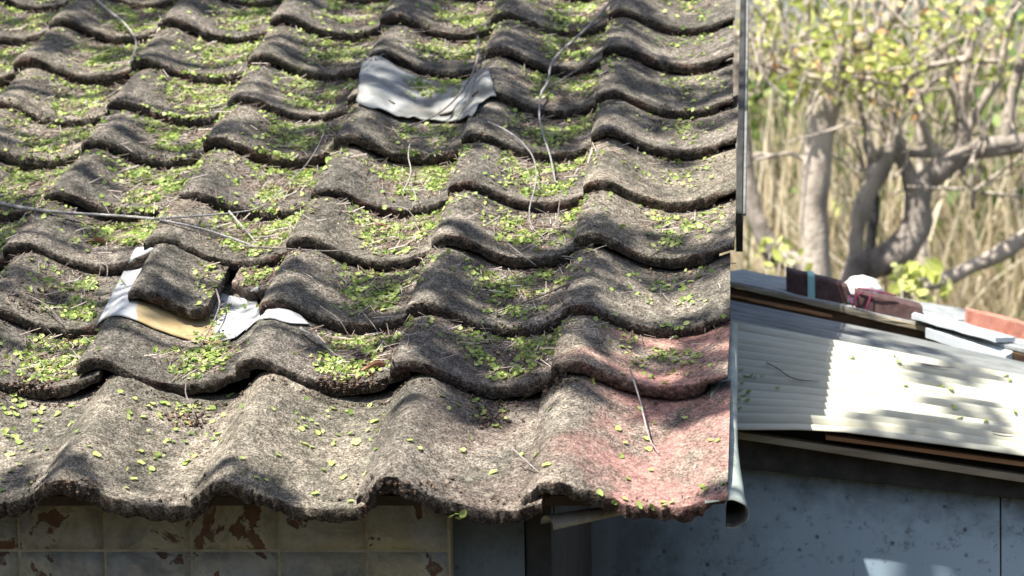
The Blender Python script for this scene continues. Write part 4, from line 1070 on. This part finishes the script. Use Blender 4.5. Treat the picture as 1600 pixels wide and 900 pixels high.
# ------------------------------------------------------------------ unseen house behind the viewer, added to block low sky light
def house():
    e = empty('sky_blocker_house', (0, -9, -1.9)); tag(e, 'plain brown house added out of view to block low sky light', 'house')
    M = mat_plain('blocker_brown_render', (.10, .085, .07), (.17, .145, .12), 3)
    mesh_obj('wall', *box_geo((-9, -8, 1.6), (9, -8, 1.6), 3.5, .25, back=Vector((0, -1, 0))), M, e, smooth=False)  # wall of the added sky-blocking house
    V = [(-9.5, -7.5, 1.6), (9.5, -7.5, 1.6), (9.5, -11, 3.2), (-9.5, -11, 3.2), (-9.5, -7.5, 1.5), (9.5, -7.5, 1.5), (9.5, -11, 3.1), (-9.5, -11, 3.1)]
    mesh_obj('roof', V, [(0, 1, 2, 3), (7, 6, 5, 4), (0, 4, 5, 1), (1, 5, 6, 2), (2, 6, 7, 3), (3, 7, 4, 0)], M_DECK, e, smooth=False)  # roof of the added sky-blocking house
    for x in (-6, -2.5, 1.5, 5):
        f = mesh_obj('window', *box_geo((x, -7.98, .6), (x + 1.4, -7.98, .6), 1.2, .05), M_DECK, e, smooth=False)
        mesh_obj('pane', *box_geo((x + .08, -7.925, .52), (x + 1.32, -7.925, .52), 1.04, .01), mat_plain('window_glass', (.02, .025, .03), (.03, .035, .04), 2, .1, .0), f, smooth=False)
house()

# ------------------------------------------------------------------ the tree that shades the roof (above the frame)
def shade_tree():
    e = empty('overhanging_tree', (-5.2, -.6, -1.9)); tag(e, 'tall tree left of the shed whose branches overhang and dapple the roof', 'tree')
    base = Vector((-5.2, -.6, -1.9)); fork = Vector((-4.7, -.4, 1.6))
    mesh_obj('trunk', *tube_geo([base, (base + fork) / 2 + Vector((.1, 0, 0)), fork, Vector((-4.0, -.1, 3.0))], [.17, .14, .12, .08], 14, 6, .1, 3, .1), M_BARK2, e)
    H = 3.3; cs = []; gs = []
    for i in range(16):
        tgt = rw(random.uniform(-2.3, .1), random.uniform(-.1, 2.6)); tt = random.uniform(2.5, 3.6)
        tip = tgt + SUN * tt / SUN.z
        mid = fork.lerp(tip, .55) + Vector((random.gauss(0, .15), random.gauss(0, .15), random.uniform(.2, .5)))
        gs.append(tube_geo([fork, mid, tip], [.035, .018, .006], 7, 6, .1, i))
        for _ in range(7):
            s = random.uniform(.35, 1); p_ = mid.lerp(tip, s) if random.random() < .7 else fork.lerp(mid, s)
            q_ = p_ + Vector((random.gauss(0, .35), random.gauss(0, .35), random.gauss(.05, .2)))
            gs.append(tube_geo([p_, (p_ + q_) / 2 + Vector((0, 0, .05)), q_], [.007, .005, .003], 5, 4)); cs.append(q_); cs.append((p_ + q_) / 2)
    mesh_obj('branch', *merge(gs), M_BARK2, e)
    P = []
    # clumps of leaves with gaps between
    rng = np.random.default_rng(12)
    while len(P) < 5000:
        x, u = rng.uniform(-2.7, .35), rng.uniform(-.4, 2.8); t = rng.uniform(2.4, 3.7)
        g_ = rw(x, u); q = np.array([[g_.x * .8, g_.y * 1.9, 3.3]])
        nz = noise(q, 3.2, 21)[0] + .55 * noise(q, 8, 22)[0]
        if nz < SHADE_THR + rng.uniform(-.1, .1): continue
        P.append(tuple(g_ + SUN * t / SUN.z))
    P = np.array(P); m = len(P)
    V, F = leaf_geo(P, RNG.normal(0, 1, (m, 3)) + (0, 0, .8), RNG.uniform(.025, .06, m), RNG.uniform(0, 6.28, m), elong=1.6, cup=.15, n=6)
    quick_mesh('foliage', V, F, mat_leaf('shade_leaf', [(0, (.05, .09, .025)), (1, (.12, .19, .05))], .25), {'tint': np.repeat(RNG.random(m), 7)}, e)
SHADE_THR = .13
shade_tree()
